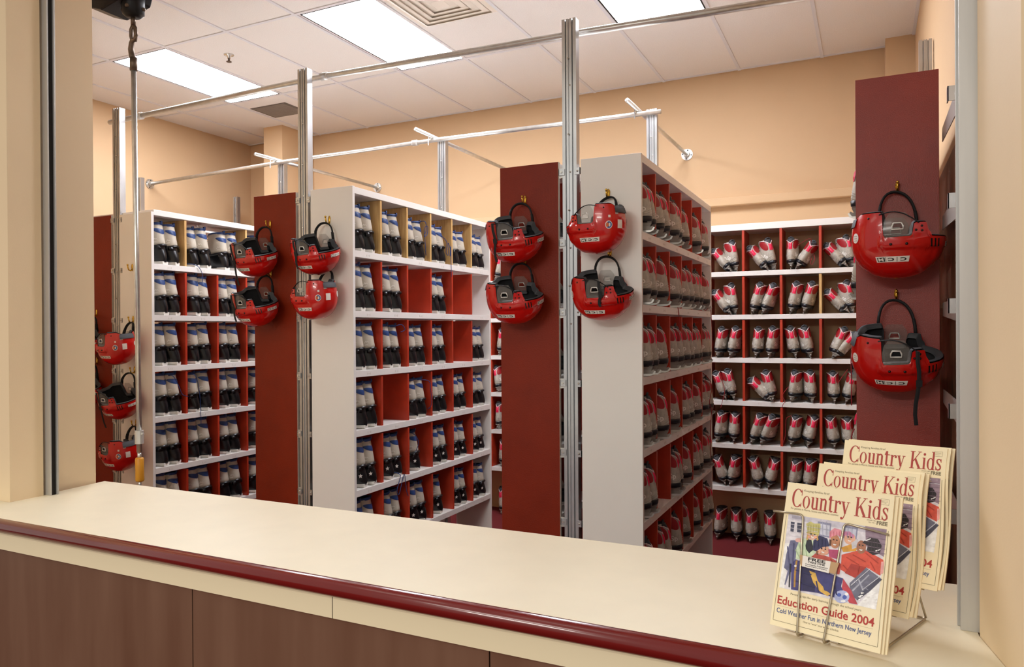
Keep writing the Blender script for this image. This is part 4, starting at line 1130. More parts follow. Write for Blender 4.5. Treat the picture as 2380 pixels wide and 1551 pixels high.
COVER_ART = [
    ('DDD8DE', [(0.047, 0.773), (0.96, 0.776), (0.933, 0.259), (0.046, 0.258)]),
    ('C9C4D0', [(0.047, 0.773), (0.96, 0.776), (0.956, 0.733), (0.049, 0.736)]),
    ('96808F', [(0.773, 0.776), (0.96, 0.776), (0.956, 0.597), (0.795, 0.647)]),
    ('8E8FA8', [(0.338, 0.755), (0.467, 0.755), (0.472, 0.656), (0.354, 0.657)]),
    ('C9CAD8', [(0.359, 0.741), (0.455, 0.74), (0.458, 0.667), (0.371, 0.668)]),
    ('8E8FA8', [(0.579, 0.756), (0.711, 0.756), (0.709, 0.678), (0.591, 0.672)]),
    ('C2C4D4', [(0.599, 0.743), (0.698, 0.743), (0.697, 0.681), (0.607, 0.68)]),
    ('44465A', [(0.079, 0.721), (0.118, 0.721), (0.118, 0.653), (0.086, 0.653)]),
    ('44465A', [(0.143, 0.722), (0.187, 0.722), (0.189, 0.657), (0.152, 0.656)]),
    ('A9A4B4', [(0.084, 0.766), (0.187, 0.767), (0.186, 0.747), (0.087, 0.746)]),
    ('F1EEEC', [(0.948, 0.514), (0.959, 0.541), (0.933, 0.259), (0.774, 0.259), (0.858, 0.349)]),
    ('F0EDEA', [(0.046, 0.564), (0.093, 0.571), (0.097, 0.26), (0.047, 0.258), (0.047, 0.387)]),
    ('6F7090', [(0.098, 0.591), (0.193, 0.605), (0.17, 0.482), (0.16, 0.372), (0.131, 0.378), (0.103, 0.283), (0.093, 0.285), (0.108, 0.38), (0.069, 0.396), (0.074, 0.49)]),
    ('CFE0BE', [(0.191, 0.62), (0.36, 0.624), (0.351, 0.541), (0.299, 0.488), (0.172, 0.469), (0.165, 0.547)]),
    ('2B2B35', [(0.256, 0.621), (0.299, 0.621), (0.332, 0.56), (0.292, 0.527), (0.248, 0.559)]),
    ('E3B596', [(0.362, 0.665), (0.359, 0.649), (0.345, 0.634), (0.324, 0.623), (0.298, 0.62), (0.274, 0.624), (0.256, 0.635), (0.248, 0.65), (0.25, 0.667), (0.264, 0.682), (0.286, 0.692), (0.311, 0.696), (0.336, 0.691), (0.354, 0.681)]),
    ('C3BC78', [(0.252, 0.671), (0.231, 0.725), (0.27, 0.745), (0.31, 0.735), (0.363, 0.742), (0.371, 0.72), (0.363, 0.661), (0.305, 0.673)]),
    ('E2B0A6', [(0.212, 0.607), (0.21, 0.6), (0.201, 0.593), (0.188, 0.589), (0.173, 0.587), (0.159, 0.588), (0.149, 0.592), (0.144, 0.598), (0.147, 0.605), (0.155, 0.612), (0.168, 0.616), (0.183, 0.618), (0.197, 0.617), (0.207, 0.613)]),
    ('B8AE60', [(0.241, 0.669), (0.362, 0.668), (0.363, 0.659), (0.246, 0.661)]),
    ('46427A', [(0.135, 0.433), (0.172, 0.469), (0.243, 0.46), (0.511, 0.421), (0.628, 0.408), (0.598, 0.274), (0.403, 0.279), (0.163, 0.261)]),
    ('2F2C52', [(0.241, 0.433), (0.363, 0.425), (0.387, 0.282), (0.27, 0.273)]),
    ('B4883F', [(0.174, 0.461), (0.191, 0.467), (0.192, 0.366), (0.201, 0.283), (0.185, 0.28), (0.172, 0.374)]),
    ('D9AE55', [(0.313, 0.412), (0.374, 0.405), (0.404, 0.357), (0.477, 0.317), (0.531, 0.29), (0.505, 0.273), (0.429, 0.294), (0.363, 0.34)]),
    ('BF5348', [(0.352, 0.536), (0.495, 0.529), (0.601, 0.498), (0.59, 0.428), (0.407, 0.431), (0.266, 0.463)]),
    ('DDA88C', [(0.477, 0.575), (0.474, 0.559), (0.461, 0.544), (0.44, 0.534), (0.415, 0.531), (0.392, 0.534), (0.374, 0.544), (0.366, 0.559), (0.369, 0.576), (0.382, 0.591), (0.404, 0.601), (0.429, 0.604), (0.452, 0.6), (0.469, 0.59)]),
    ('33345A', [(0.323, 0.553), (0.318, 0.618), (0.369, 0.66), (0.446, 0.65), (0.475, 0.6), (0.411, 0.587), (0.357, 0.55)]),
    ('B0486E', [(0.465, 0.579), (0.567, 0.588), (0.557, 0.526), (0.483, 0.528)]),
    ('BE8462', [(0.564, 0.645), (0.563, 0.624), (0.553, 0.606), (0.536, 0.594), (0.516, 0.592), (0.497, 0.598), (0.482, 0.613), (0.474, 0.632), (0.476, 0.653), (0.486, 0.671), (0.502, 0.683), (0.523, 0.686), (0.542, 0.679), (0.557, 0.664)]),
    ('DE8F9C', [(0.464, 0.649), (0.461, 0.699), (0.501, 0.728), (0.562, 0.723), (0.584, 0.677), (0.53, 0.684), (0.488, 0.669)]),
    ('DDA98C', [(0.7, 0.682), (0.697, 0.665), (0.685, 0.649), (0.665, 0.639), (0.643, 0.636), (0.621, 0.641), (0.605, 0.652), (0.597, 0.668), (0.6, 0.685), (0.613, 0.7), (0.632, 0.711), (0.655, 0.714), (0.677, 0.709), (0.693, 0.698)]),
    ('C983A6', [(0.577, 0.687), (0.592, 0.716), (0.642, 0.723), (0.686, 0.701), (0.684, 0.68), (0.646, 0.696)]),
    ('D59B3C', [(0.579, 0.606), (0.654, 0.636), (0.731, 0.651), (0.716, 0.602), (0.604, 0.579)]),
    ('D4533F', [(0.592, 0.56), (0.675, 0.588), (0.784, 0.624), (0.955, 0.578), (0.963, 0.532), (0.942, 0.475), (0.819, 0.51), (0.739, 0.426), (0.599, 0.461)]),
    ('B03A30', [(0.685, 0.515), (0.819, 0.51), (0.739, 0.426), (0.637, 0.446)]),
    ('C8C4C8', [(0.667, 0.65), (0.72, 0.684), (0.727, 0.627), (0.679, 0.609)]),
    ('A66F55', [(0.799, 0.639), (0.797, 0.62), (0.788, 0.603), (0.772, 0.592), (0.754, 0.589), (0.736, 0.595), (0.722, 0.609), (0.716, 0.627), (0.717, 0.647), (0.727, 0.664), (0.743, 0.675), (0.761, 0.677), (0.779, 0.671), (0.793, 0.657)]),
    ('2E262B', [(0.762, 0.664), (0.817, 0.705), (0.894, 0.705), (0.93, 0.666), (0.921, 0.613), (0.864, 0.596), (0.806, 0.615), (0.812, 0.651)]),
    ('E8E4E4', [(0.784, 0.683), (0.831, 0.702), (0.834, 0.697), (0.792, 0.676)]),
    ('E8E4E4', [(0.881, 0.628), (0.924, 0.644), (0.924, 0.638), (0.885, 0.621)]),
    ('E6A6A0', [(0.94, 0.564), (0.964, 0.568), (0.964, 0.496), (0.941, 0.481)]),
    ('6E6E80', [(0.688, 0.387), (0.819, 0.507), (0.961, 0.454), (0.87, 0.366), (0.77, 0.29), (0.703, 0.324)]),
    ('A9AAB8', [(0.714, 0.346), (0.844, 0.468), (0.852, 0.463), (0.725, 0.339)]),
    ('A9AAB8', [(0.766, 0.43), (0.816, 0.362), (0.806, 0.357), (0.756, 0.423)]),
    ('4A4A5C', [(0.779, 0.326), (0.928, 0.455), (0.961, 0.454), (0.87, 0.366), (0.77, 0.29)]),
    ('C24450', [(0.628, 0.408), (0.708, 0.345), (0.776, 0.265), (0.705, 0.262), (0.625, 0.331)]),
    ('42427A', [(0.431, 0.372), (0.572, 0.399), (0.639, 0.333), (0.559, 0.295), (0.471, 0.306)]),
    ('AEB6DC', [(0.7, 0.301), (0.695, 0.282), (0.679, 0.265), (0.654, 0.253), (0.625, 0.248), (0.597, 0.251), (0.577, 0.262), (0.568, 0.279), (0.571, 0.298), (0.588, 0.316), (0.613, 0.328), (0.643, 0.333), (0.67, 0.329), (0.691, 0.318)]),
    ('4F63B0', [(0.628, 0.301), (0.627, 0.296), (0.622, 0.291), (0.615, 0.287), (0.606, 0.286), (0.598, 0.287), (0.592, 0.29), (0.589, 0.295), (0.591, 0.3), (0.595, 0.305), (0.603, 0.309), (0.611, 0.31), (0.619, 0.309), (0.625, 0.306)]),
    ('4F63B0', [(0.678, 0.295), (0.677, 0.288), (0.672, 0.283), (0.665, 0.279), (0.657, 0.277), (0.649, 0.279), (0.643, 0.283), (0.64, 0.288), (0.641, 0.294), (0.645, 0.3), (0.653, 0.304), (0.661, 0.306), (0.669, 0.304), (0.675, 0.3)]),
    ('F2F2F6', [(0.671, 0.268), (0.669, 0.265), (0.663, 0.261), (0.655, 0.258), (0.645, 0.256), (0.636, 0.256), (0.629, 0.258), (0.627, 0.261), (0.628, 0.265), (0.634, 0.268), (0.643, 0.271), (0.653, 0.273), (0.662, 0.273), (0.668, 0.271)]),
    ('F2F2F6', [(0.689, 0.316), (0.688, 0.312), (0.684, 0.308), (0.678, 0.305), (0.67, 0.304), (0.663, 0.304), (0.658, 0.307), (0.656, 0.311), (0.657, 0.316), (0.661, 0.32), (0.668, 0.323), (0.675, 0.324), (0.682, 0.323), (0.687, 0.32)]),
]


COVER_ART += [
    ('A6A7BC', [(0.381, 0.757), (0.401, 0.655), (0.405, 0.656), (0.386, 0.758)]),
    ('A6A7BC', [(0.419, 0.762), (0.438, 0.66), (0.442, 0.661), (0.423, 0.763)]),
    ('A6A7BC', [(0.346, 0.706), (0.467, 0.707), (0.467, 0.71), (0.346, 0.709)]),
    ('A6A7BC', [(0.621, 0.753), (0.628, 0.672), (0.633, 0.672), (0.626, 0.753)]),
    ('A6A7BC', [(0.657, 0.758), (0.664, 0.677), (0.668, 0.677), (0.662, 0.758)]),
    ('836E7E', [(0.784, 0.74), (0.955, 0.739), (0.955, 0.743), (0.784, 0.743)]),
    ('836E7E', [(0.788, 0.708), (0.958, 0.708), (0.958, 0.711), (0.788, 0.711)]),
    ('836E7E', [(0.791, 0.677), (0.961, 0.677), (0.961, 0.68), (0.792, 0.68)]),
    ('836E7E', [(0.795, 0.645), (0.964, 0.646), (0.965, 0.649), (0.795, 0.649)]),
    ('836E7E', [(0.799, 0.614), (0.967, 0.616), (0.968, 0.619), (0.799, 0.618)]),
    ('CFC9D2', [(0.067, 0.702), (0.346, 0.706), (0.346, 0.709), (0.067, 0.705)]),
    ('CFC9D2', [(0.072, 0.675), (0.35, 0.68), (0.35, 0.683), (0.072, 0.678)]),
    ('CFC9D2', [(0.077, 0.648), (0.354, 0.654), (0.354, 0.657), (0.077, 0.651)]),
    ('CFC9D2', [(0.082, 0.622), (0.359, 0.628), (0.359, 0.631), (0.082, 0.625)]),
    ('AFA765', [(0.252, 0.718), (0.255, 0.667), (0.259, 0.667), (0.256, 0.719)]),
    ('AFA765', [(0.276, 0.721), (0.28, 0.67), (0.285, 0.671), (0.281, 0.722)]),
    ('AFA765', [(0.3, 0.724), (0.306, 0.674), (0.311, 0.674), (0.305, 0.725)]),
    ('AFA765', [(0.325, 0.728), (0.332, 0.677), (0.336, 0.677), (0.329, 0.728)]),
    ('AFA765', [(0.349, 0.731), (0.357, 0.68), (0.362, 0.681), (0.353, 0.731)]),
    ('24264A', [(0.332, 0.632), (0.334, 0.566), (0.338, 0.566), (0.336, 0.632)]),
    ('24264A', [(0.365, 0.636), (0.369, 0.571), (0.374, 0.571), (0.369, 0.636)]),
    ('24264A', [(0.397, 0.64), (0.405, 0.576), (0.409, 0.576), (0.402, 0.641)]),
    ('24264A', [(0.43, 0.645), (0.44, 0.581), (0.444, 0.581), (0.434, 0.645)]),
    ('C76F80', [(0.469, 0.7), (0.471, 0.665), (0.476, 0.665), (0.474, 0.7)]),
    ('C76F80', [(0.495, 0.703), (0.499, 0.669), (0.504, 0.669), (0.5, 0.704)]),
    ('C76F80', [(0.522, 0.707), (0.527, 0.672), (0.531, 0.673), (0.526, 0.707)]),
    ('C76F80', [(0.548, 0.71), (0.554, 0.676), (0.559, 0.677), (0.552, 0.711)]),
    ('AF6C90', [(0.592, 0.71), (0.594, 0.677), (0.598, 0.678), (0.597, 0.71)]),
    ('AF6C90', [(0.618, 0.713), (0.621, 0.681), (0.626, 0.681), (0.623, 0.713)]),
    ('AF6C90', [(0.644, 0.716), (0.648, 0.684), (0.653, 0.685), (0.648, 0.717)]),
    ('4A4046', [(0.823, 0.691), (0.818, 0.614), (0.822, 0.614), (0.827, 0.692)]),
    ('4A4046', [(0.845, 0.694), (0.846, 0.618), (0.85, 0.618), (0.849, 0.695)]),
    ('4A4046', [(0.867, 0.697), (0.873, 0.621), (0.877, 0.622), (0.871, 0.698)]),
    ('4A4046', [(0.889, 0.7), (0.9, 0.625), (0.904, 0.626), (0.893, 0.701)]),
    ('C9A25E', [(0.255, 0.654), (0.25, 0.62), (0.27, 0.612), (0.27, 0.648)]),
    ('C9A25E', [(0.354, 0.66), (0.368, 0.631), (0.354, 0.62), (0.342, 0.654)]),
    ('8A5A3A', [(0.359, 0.555), (0.357, 0.531), (0.376, 0.528), (0.38, 0.554)]),
    ('5A3A2A', [(0.468, 0.647), (0.471, 0.607), (0.486, 0.601), (0.486, 0.645)]),
    ('C8906E', [(0.301, 0.657), (0.309, 0.642), (0.316, 0.644), (0.309, 0.659)]),
    ('C8906E', [(0.421, 0.568), (0.428, 0.554), (0.435, 0.556), (0.428, 0.57)]),
    ('C8906E', [(0.516, 0.637), (0.522, 0.623), (0.529, 0.625), (0.523, 0.64)]),
    ('C8906E', [(0.645, 0.675), (0.652, 0.661), (0.658, 0.663), (0.652, 0.677)]),
    ('C8906E', [(0.751, 0.633), (0.757, 0.619), (0.764, 0.621), (0.758, 0.635)]),
    ('EBA58C', [(0.288, 0.64), (0.285, 0.634), (0.276, 0.63), (0.266, 0.631), (0.261, 0.636), (0.264, 0.642), (0.273, 0.646), (0.283, 0.645)]),
    ('EBA58C', [(0.352, 0.644), (0.349, 0.638), (0.34, 0.635), (0.33, 0.636), (0.325, 0.64), (0.328, 0.646), (0.337, 0.65), (0.347, 0.649)]),
    ('EBA58C', [(0.404, 0.548), (0.401, 0.543), (0.392, 0.539), (0.382, 0.54), (0.377, 0.545), (0.38, 0.55), (0.389, 0.554), (0.399, 0.553)]),
    ('EBA58C', [(0.472, 0.554), (0.469, 0.548), (0.46, 0.545), (0.45, 0.546), (0.445, 0.55), (0.448, 0.556), (0.457, 0.559), (0.467, 0.559)]),
    ('A93828', [(0.635, 0.547), (0.753, 0.513), (0.757, 0.519), (0.639, 0.553)]),
    ('A93828', [(0.689, 0.571), (0.806, 0.541), (0.809, 0.547), (0.693, 0.577)]),
    ('A93828', [(0.799, 0.598), (0.915, 0.548), (0.92, 0.553), (0.803, 0.603)]),
    ('A93828', [(0.752, 0.51), (0.745, 0.453), (0.753, 0.453), (0.76, 0.511)]),
    ('A93828', [(0.845, 0.548), (0.892, 0.499), (0.899, 0.503), (0.852, 0.552)]),
    ('A93828', [(0.613, 0.492), (0.676, 0.455), (0.681, 0.46), (0.619, 0.497)]),
    ('A9BF9C', [(0.178, 0.582), (0.234, 0.491), (0.241, 0.493), (0.185, 0.584)]),
    ('A9BF9C', [(0.239, 0.59), (0.274, 0.497), (0.281, 0.499), (0.246, 0.592)]),
    ('A9BF9C', [(0.156, 0.534), (0.214, 0.476), (0.22, 0.48), (0.163, 0.537)]),
    ('2C2A58', [(0.185, 0.394), (0.338, 0.385), (0.34, 0.393), (0.187, 0.401)]),
    ('2C2A58', [(0.385, 0.353), (0.418, 0.286), (0.428, 0.289), (0.395, 0.357)]),
    ('2C2A58', [(0.199, 0.321), (0.381, 0.309), (0.383, 0.316), (0.201, 0.328)]),
    ('2C2A58', [(0.54, 0.389), (0.583, 0.293), (0.593, 0.296), (0.55, 0.391)]),
    ('54557A', [(0.074, 0.545), (0.124, 0.388), (0.133, 0.39), (0.083, 0.547)]),
    ('54557A', [(0.131, 0.576), (0.145, 0.424), (0.154, 0.425), (0.141, 0.577)]),
    ('93392F', [(0.493, 0.517), (0.561, 0.453), (0.568, 0.457), (0.5, 0.521)]),
    ('93392F', [(0.329, 0.509), (0.386, 0.443), (0.393, 0.446), (0.337, 0.513)]),
    ('1F1F2A', [(0.123, 0.432), (0.139, 0.273), (0.151, 0.274), (0.136, 0.433)]),
    ('E6DFD2', [(0.193, 0.425), (0.19, 0.419), (0.182, 0.415), (0.173, 0.416), (0.169, 0.422), (0.171, 0.428), (0.179, 0.432), (0.188, 0.431)]),
    ('D8D8E0', [(0.706, 0.373), (0.856, 0.504), (0.852, 0.506), (0.702, 0.376)]),
    ('D8D8E0', [(0.804, 0.359), (0.942, 0.466), (0.938, 0.469), (0.801, 0.361)]),
    ('8E8EA0', [(0.726, 0.407), (0.855, 0.367), (0.857, 0.371), (0.728, 0.41)]),
    ('F4F2F0', [(0.825, 0.346), (0.821, 0.342), (0.812, 0.34), (0.805, 0.341), (0.805, 0.344), (0.811, 0.347), (0.82, 0.348)]),
    ('F4F2F0', [(0.806, 0.319), (0.801, 0.313), (0.788, 0.31), (0.777, 0.311), (0.777, 0.317), (0.787, 0.322), (0.8, 0.323)]),
    ('F4F2F0', [(0.908, 0.35), (0.904, 0.346), (0.894, 0.344), (0.886, 0.345), (0.886, 0.348), (0.893, 0.352), (0.903, 0.352)]),
    ('F4F2F0', [(0.813, 0.343), (0.811, 0.338), (0.803, 0.335), (0.797, 0.338), (0.796, 0.344), (0.802, 0.348), (0.809, 0.348)]),
    ('F4F2F0', [(0.925, 0.307), (0.92, 0.303), (0.908, 0.301), (0.899, 0.301), (0.898, 0.304), (0.908, 0.308), (0.919, 0.309)]),
    ('F4F2F0', [(0.844, 0.307), (0.839, 0.302), (0.828, 0.299), (0.819, 0.3), (0.818, 0.306), (0.827, 0.311), (0.838, 0.311)]),
    ('F4F2F0', [(0.925, 0.363), (0.921, 0.358), (0.91, 0.356), (0.902, 0.357), (0.901, 0.362), (0.909, 0.366), (0.92, 0.367)]),
    ('F4F2F0', [(0.867, 0.347), (0.864, 0.344), (0.854, 0.341), (0.847, 0.342), (0.846, 0.345), (0.854, 0.348), (0.863, 0.349)]),
    ('F4F2F0', [(0.939, 0.305), (0.935, 0.301), (0.925, 0.298), (0.917, 0.299), (0.917, 0.303), (0.924, 0.306), (0.934, 0.307)]),
    ('F4F2F0', [(0.936, 0.327), (0.931, 0.321), (0.918, 0.318), (0.908, 0.32), (0.908, 0.325), (0.917, 0.33), (0.93, 0.331)]),
    ('F4F2F0', [(0.871, 0.329), (0.867, 0.324), (0.857, 0.322), (0.848, 0.323), (0.848, 0.327), (0.856, 0.331), (0.866, 0.332)]),
    ('F4F2F0', [(0.819, 0.329), (0.814, 0.325), (0.802, 0.323), (0.792, 0.323), (0.792, 0.325), (0.801, 0.329), (0.813, 0.33)]),
    ('F4F2F0', [(0.799, 0.3), (0.796, 0.295), (0.789, 0.293), (0.782, 0.295), (0.781, 0.299), (0.787, 0.303), (0.795, 0.303)]),
    ('F4F2F0', [(0.868, 0.334), (0.863, 0.33), (0.849, 0.327), (0.838, 0.327), (0.838, 0.33), (0.849, 0.334), (0.862, 0.336)]),
]

def serif_text():
    """'Country Kids' drawn with thick and thin strokes and serifs; unit: cap height 1"""
    V = []; F = []; x = [0.0]
    def quad(p):
        k = len(V); V.extend([(x[0] + a, b_) for a, b_ in p]); F.append(tuple(range(k, k + len(p))))
    def rect(a, b_, c, d): quad([(a, b_), (c, b_), (c, d), (a, d)])
    def arc(cx, cy, rx, ry, a0, a1, wt, wn, n=18):
        for i in range(n):
            t0 = math.radians(a0 + (a1 - a0) * i / n); t1 = math.radians(a0 + (a1 - a0) * (i + 1) / n)
            quad([(cx + rx * math.cos(t0), cy + ry * math.sin(t0)), (cx + rx * math.cos(t1), cy + ry * math.sin(t1)),
                  (cx + (rx - wt) * math.cos(t1), cy + (ry - wn) * math.sin(t1)), (cx + (rx - wt) * math.cos(t0), cy + (ry - wn) * math.sin(t0))])
    def stroke(pts):
        for (ax, ay, aw), (bx, by, bw) in zip(pts, pts[1:]):
            d = Vector((bx - ax, by - ay)).normalized(); n = Vector((-d.y, d.x))
            quad([(ax + n.x * aw, ay + n.y * aw), (ax - n.x * aw, ay - n.y * aw), (bx - n.x * bw, by - n.y * bw), (bx + n.x * bw, by + n.y * bw)])
    W = 0.115; T = 0.035; XH = 0.66
    def ser(cx, y, w=0.13): rect(cx - w, y, cx + w, y + T)
    for ch in 'Country Kids':
        if ch == 'C':
            arc(0.36, 0.5, 0.36, 0.52, 42, 318, 0.13, 0.045); rect(0.60, 0.66, 0.635, 0.98); rect(0.60, 0.02, 0.635, 0.26); adv = 0.70
        elif ch == 'o':
            arc(0.235, XH / 2, 0.235, XH / 2 + 0.015, 0, 360, 0.105, 0.03, 28); adv = 0.51
        elif ch == 'u':
            rect(0.06, 0.14, 0.06 + W, XH); rect(0.335, 0, 0.335 + W, XH); arc(0.225, 0.17, 0.165, 0.18, 180, 320, W, 0.07); rect(0, XH - T, 0.1, XH); rect(0.27, XH - T, 0.36, XH); rect(0.4, 0, 0.51, T); adv = 0.53
        elif ch == 'n':
            rect(0.06, 0, 0.06 + W, XH); rect(0.335, 0, 0.335 + W, XH - 0.14); arc(0.285, XH - 0.17, 0.165, 0.18, 0, 150, W, 0.07); ser(0.118, 0); ser(0.393, 0); rect(0, XH - T, 0.1, XH); adv = 0.54
        elif ch == 't':
            rect(0.08, 0.1, 0.08 + W, 0.86); rect(0.0, XH - T, 0.33, XH + 0.01); arc(0.21, 0.13, 0.13, 0.145, 180, 330, W, 0.05); quad([(0.0, XH), (0.08, XH), (0.08, 0.86)]); adv = 0.35
        elif ch == 'r':
            rect(0.06, 0, 0.06 + W, XH); ser(0.118, 0); rect(0, XH - T, 0.1, XH); arc(0.30, XH - 0.15, 0.14, 0.16, 40, 160, 0.05, 0.06); arc(0.355, XH - 0.1, 0.07, 0.075, 0, 360, 0.07, 0.075, 14); adv = 0.43
        elif ch == 'y':
            stroke([(0.09, XH, 0.06), (0.27, 0.04, 0.06)]); stroke([(0.42, XH, 0.022), (0.25, -0.04, 0.022), (0.17, -0.22, 0.026), (0.08, -0.27, 0.03)]); arc(0.07, -0.22, 0.065, 0.07, 0, 360, 0.065, 0.07, 14); ser(0.10, XH - T, 0.12); ser(0.42, XH - T, 0.1); adv = 0.50
        elif ch == 'K':
            rect(0.07, 0, 0.07 + 0.13, 1.0); ser(0.135, 0, 0.15); ser(0.135, 1 - T, 0.15); stroke([(0.58, 0.98, 0.022), (0.2, 0.42, 0.022)]); stroke([(0.30, 0.58, 0.062), (0.60, 0.02, 0.068)]); ser(0.57, 1 - T, 0.12); ser(0.60, 0, 0.14); adv = 0.74
        elif ch == 'i':
            rect(0.06, 0, 0.06 + W, XH); ser(0.118, 0); rect(0, XH - T, 0.1, XH); arc(0.118, 0.86, 0.075, 0.08, 0, 360, 0.075, 0.08, 16); adv = 0.26
        elif ch == 'd':
            arc(0.235, XH / 2, 0.22, XH / 2 + 0.015, 0, 360, 0.105, 0.035, 26); rect(0.335, 0, 0.335 + W, 1.04); rect(0.26, 1.04 - T, 0.36, 1.04); rect(0.4, 0, 0.51, T); adv = 0.53
        elif ch == 's':
            stroke([(0.32, 0.52, 0.03), (0.25, 0.63, 0.03), (0.16, 0.645, 0.03), (0.08, 0.58, 0.04), (0.07, 0.49, 0.046), (0.14, 0.39, 0.05), (0.25, 0.30, 0.05), (0.31, 0.20, 0.046), (0.29, 0.09, 0.04), (0.19, 0.025, 0.035), (0.09, 0.04, 0.03), (0.03, 0.15, 0.03)]); rect(0.31, 0.44, 0.34, 0.66); rect(0.01, 0.01, 0.04, 0.23); adv = 0.40
        else: adv = 0.30
        x[0] += adv + 0.018
    return V, F, x[0]

def bend(u, v, bendy):
    """sag of a loose newspaper standing in the rack: depth offset for page position u, v (metres)"""
    t = v / PH; s = u / PW
    return bendy * (0.012 * math.sin(2 * PI * (t - 0.08)) * s + 0.004 * math.sin(PI * s))

def mag_meshes(bendy):
    R = {}
    def P(u, v, d=0.0):
        """page fractions to magazine space: x along the page, y into the stack, z up the page"""
        u *= PW; v *= PH
        return (u, -d, v)
    b = MB(); n, m = 10, 40; th = 0.0065
    for d, flip in ((0, 0), (-th, 1)):
        vs = [P(i / n, j / m, d) for i in range(n + 1) for j in range(m + 1)]
        b.add(vs, [(i * (m + 1) + j, (i + 1) * (m + 1) + j, (i + 1) * (m + 1) + j + 1, i * (m + 1) + j + 1) for i in range(n) for j in range(m)])
    def side(pts):
        b.add([P(u, v, 0) for u, v in pts] + [P(u, v, -th) for u, v in pts], [(i, i + 1, len(pts) + i + 1, len(pts) + i) for i in range(len(pts) - 1)], 1)
    side([(1, j / m) for j in range(m + 1)]); side([(0, j / m) for j in range(m + 1)]); side([(i / n, 0) for i in range(n + 1)]); side([(i / n, 1) for i in range(n + 1)])
    me = b.mesh('pages'); me.materials.append(M['paper']); me.materials.append(M['paperedge']); R['pages'] = me
    if True:
        cm = {}; b = MB(); mats = []
        for q, (c, poly) in enumerate(COVER_ART):
            if c not in cm:
                cm[c] = len(mats); mats.append(PRINT.setdefault(c, mat('print_' + c.lower(), c, 0.6, vary=0.17, scale=75)))
            d = 0.0003 + 0.00002 * q
            cx = sum(p[0] for p in poly) / len(poly); cy = sum(p[1] for p in poly) / len(poly)
            b.add([P(u, v, d) for u, v in poly], [tuple(range(len(poly)))], cm[c])
        # faces: eyes and smiles
        for u, v in ((0.29, 0.66), (0.325, 0.66), (0.405, 0.575), (0.44, 0.575), (0.505, 0.65), (0.535, 0.65), (0.635, 0.685), (0.662, 0.685), (0.74, 0.645), (0.77, 0.645)):
            b.add([P(u - 0.007, v - 0.004, 0.0015), P(u + 0.007, v - 0.004, 0.0015), P(u + 0.007, v + 0.004, 0.0015), P(u - 0.007, v + 0.004, 0.0015)], [(0, 1, 2, 3)], cm['2E262B'])
        for u, v in ((0.307, 0.641), (0.42, 0.552), (0.52, 0.617), (0.65, 0.66), (0.757, 0.614)):
            b.add([P(u - 0.018, v + 0.004, 0.0015), P(u - 0.009, v - 0.004, 0.0015), P(u + 0.009, v - 0.004, 0.0015), P(u + 0.018, v + 0.004, 0.0015)], [(0, 1, 2, 3)], cm['F1EEEC'])
        me = b.mesh('cover_photo')
        for x in mats: me.materials.append(x)
        R['photo'] = me
    V, F, w = serif_text()
    b = MB(); hh = 0.139; b.add([P(0.063 + x / w * 0.905, 0.831 + y * hh * 0.93, 0.0006) for x, y in V], F); R['title'] = b.mesh('title')
    def txt(b, body, u0, u1, v, h, bold=0.0, mi=0):
        tv, tf, tw = text_shape(body, bold)
        b.add([P(u0 + x / tw * (u1 - u0), v + y * h, 0.0006) for x, y in tv], tf, mi)
    b = MB(); txt(b, 'Education Guide 2004', 0.047, 0.93, 0.152, 0.052, 0.018); R['head'] = b.mesh('headline')
    b = MB(); txt(b, 'Cold Weather Fun in Northern New Jersey', 0.05, 0.915, 0.092, 0.031, 0.008); R['sub'] = b.mesh('second_headline')
    R['print'] = []
    for body, u0, u1, v, h, bo in (('Keeping families first!', 0.175, 0.418, 0.948, 0.014, 0), ('For parents in Morris, Sussex and Warren counties', 0.062, 0.523, 0.812, 0.013, 0),
                                   ('JANUARY 2004', 0.782, 0.86, 0.816, 0.007, 0), ('VOL. 1 NO. 1', 0.795, 0.86, 0.802, 0.007, 0), ('FREE', 0.869, 0.962, 0.798, 0.024, 0.03),
                                   ('Parenting tips for early learning through the school years', 0.164, 0.811, 0.227, 0.014, 0), ('How to "wow" your winter schedule', 0.312, 0.635, 0.066, 0.013, 0)):
        b = MB(); txt(b, body, u0, u1, v, h, bo); R['print'].append(b.mesh('small_print'))
    b = MB()
    def line(u0, v0, u1, v1, w=0.0008):
        du = w / PW / 2; dv = w / PH / 2
        k = 12
        for i in range(k):
            a = i / k; c = (i + 1) / k
            if abs(u1 - u0) > abs(v1 - v0):
                ua, ub = u0 + (u1 - u0) * a, u0 + (u1 - u0) * c
                b.add([P(ua, v0 - dv, 0.0006), P(ub, v0 - dv, 0.0006), P(ub, v0 + dv, 0.0006), P(ua, v0 + dv, 0.0006)], [(0, 1, 2, 3)])
            else:
                va, vb = v0 + (v1 - v0) * a, v0 + (v1 - v0) * c
                b.add([P(u0 - du, va, 0.0006), P(u0 + du, va, 0.0006), P(u0 + du, vb, 0.0006), P(u0 - du, vb, 0.0006)], [(0, 1, 2, 3)])
    line(0.026, 0.036, 0.950, 0.036); line(0.950, 0.036, 0.972, 0.036); line(0.974, 0.036, 0.974, 0.767); line(0.026, 0.036, 0.026, 0.76)
    line(0.047, 0.137, 0.924, 0.137, 0.0003); line(0.886, 0.935, 0.958, 0.935, 0.0004); line(0.886, 0.972, 0.958, 0.972, 0.0004); line(0.886, 0.935, 0.886, 0.972, 0.0004); line(0.958, 0.935, 0.958, 0.972, 0.0004)
    line(0.895, 0.962, 0.948, 0.962, 0.0004); line(0.895, 0.954, 0.948, 0.954, 0.0004); line(0.895, 0.946, 0.935, 0.946, 0.0004)
    R['fine'] = b.mesh('cover_rules')
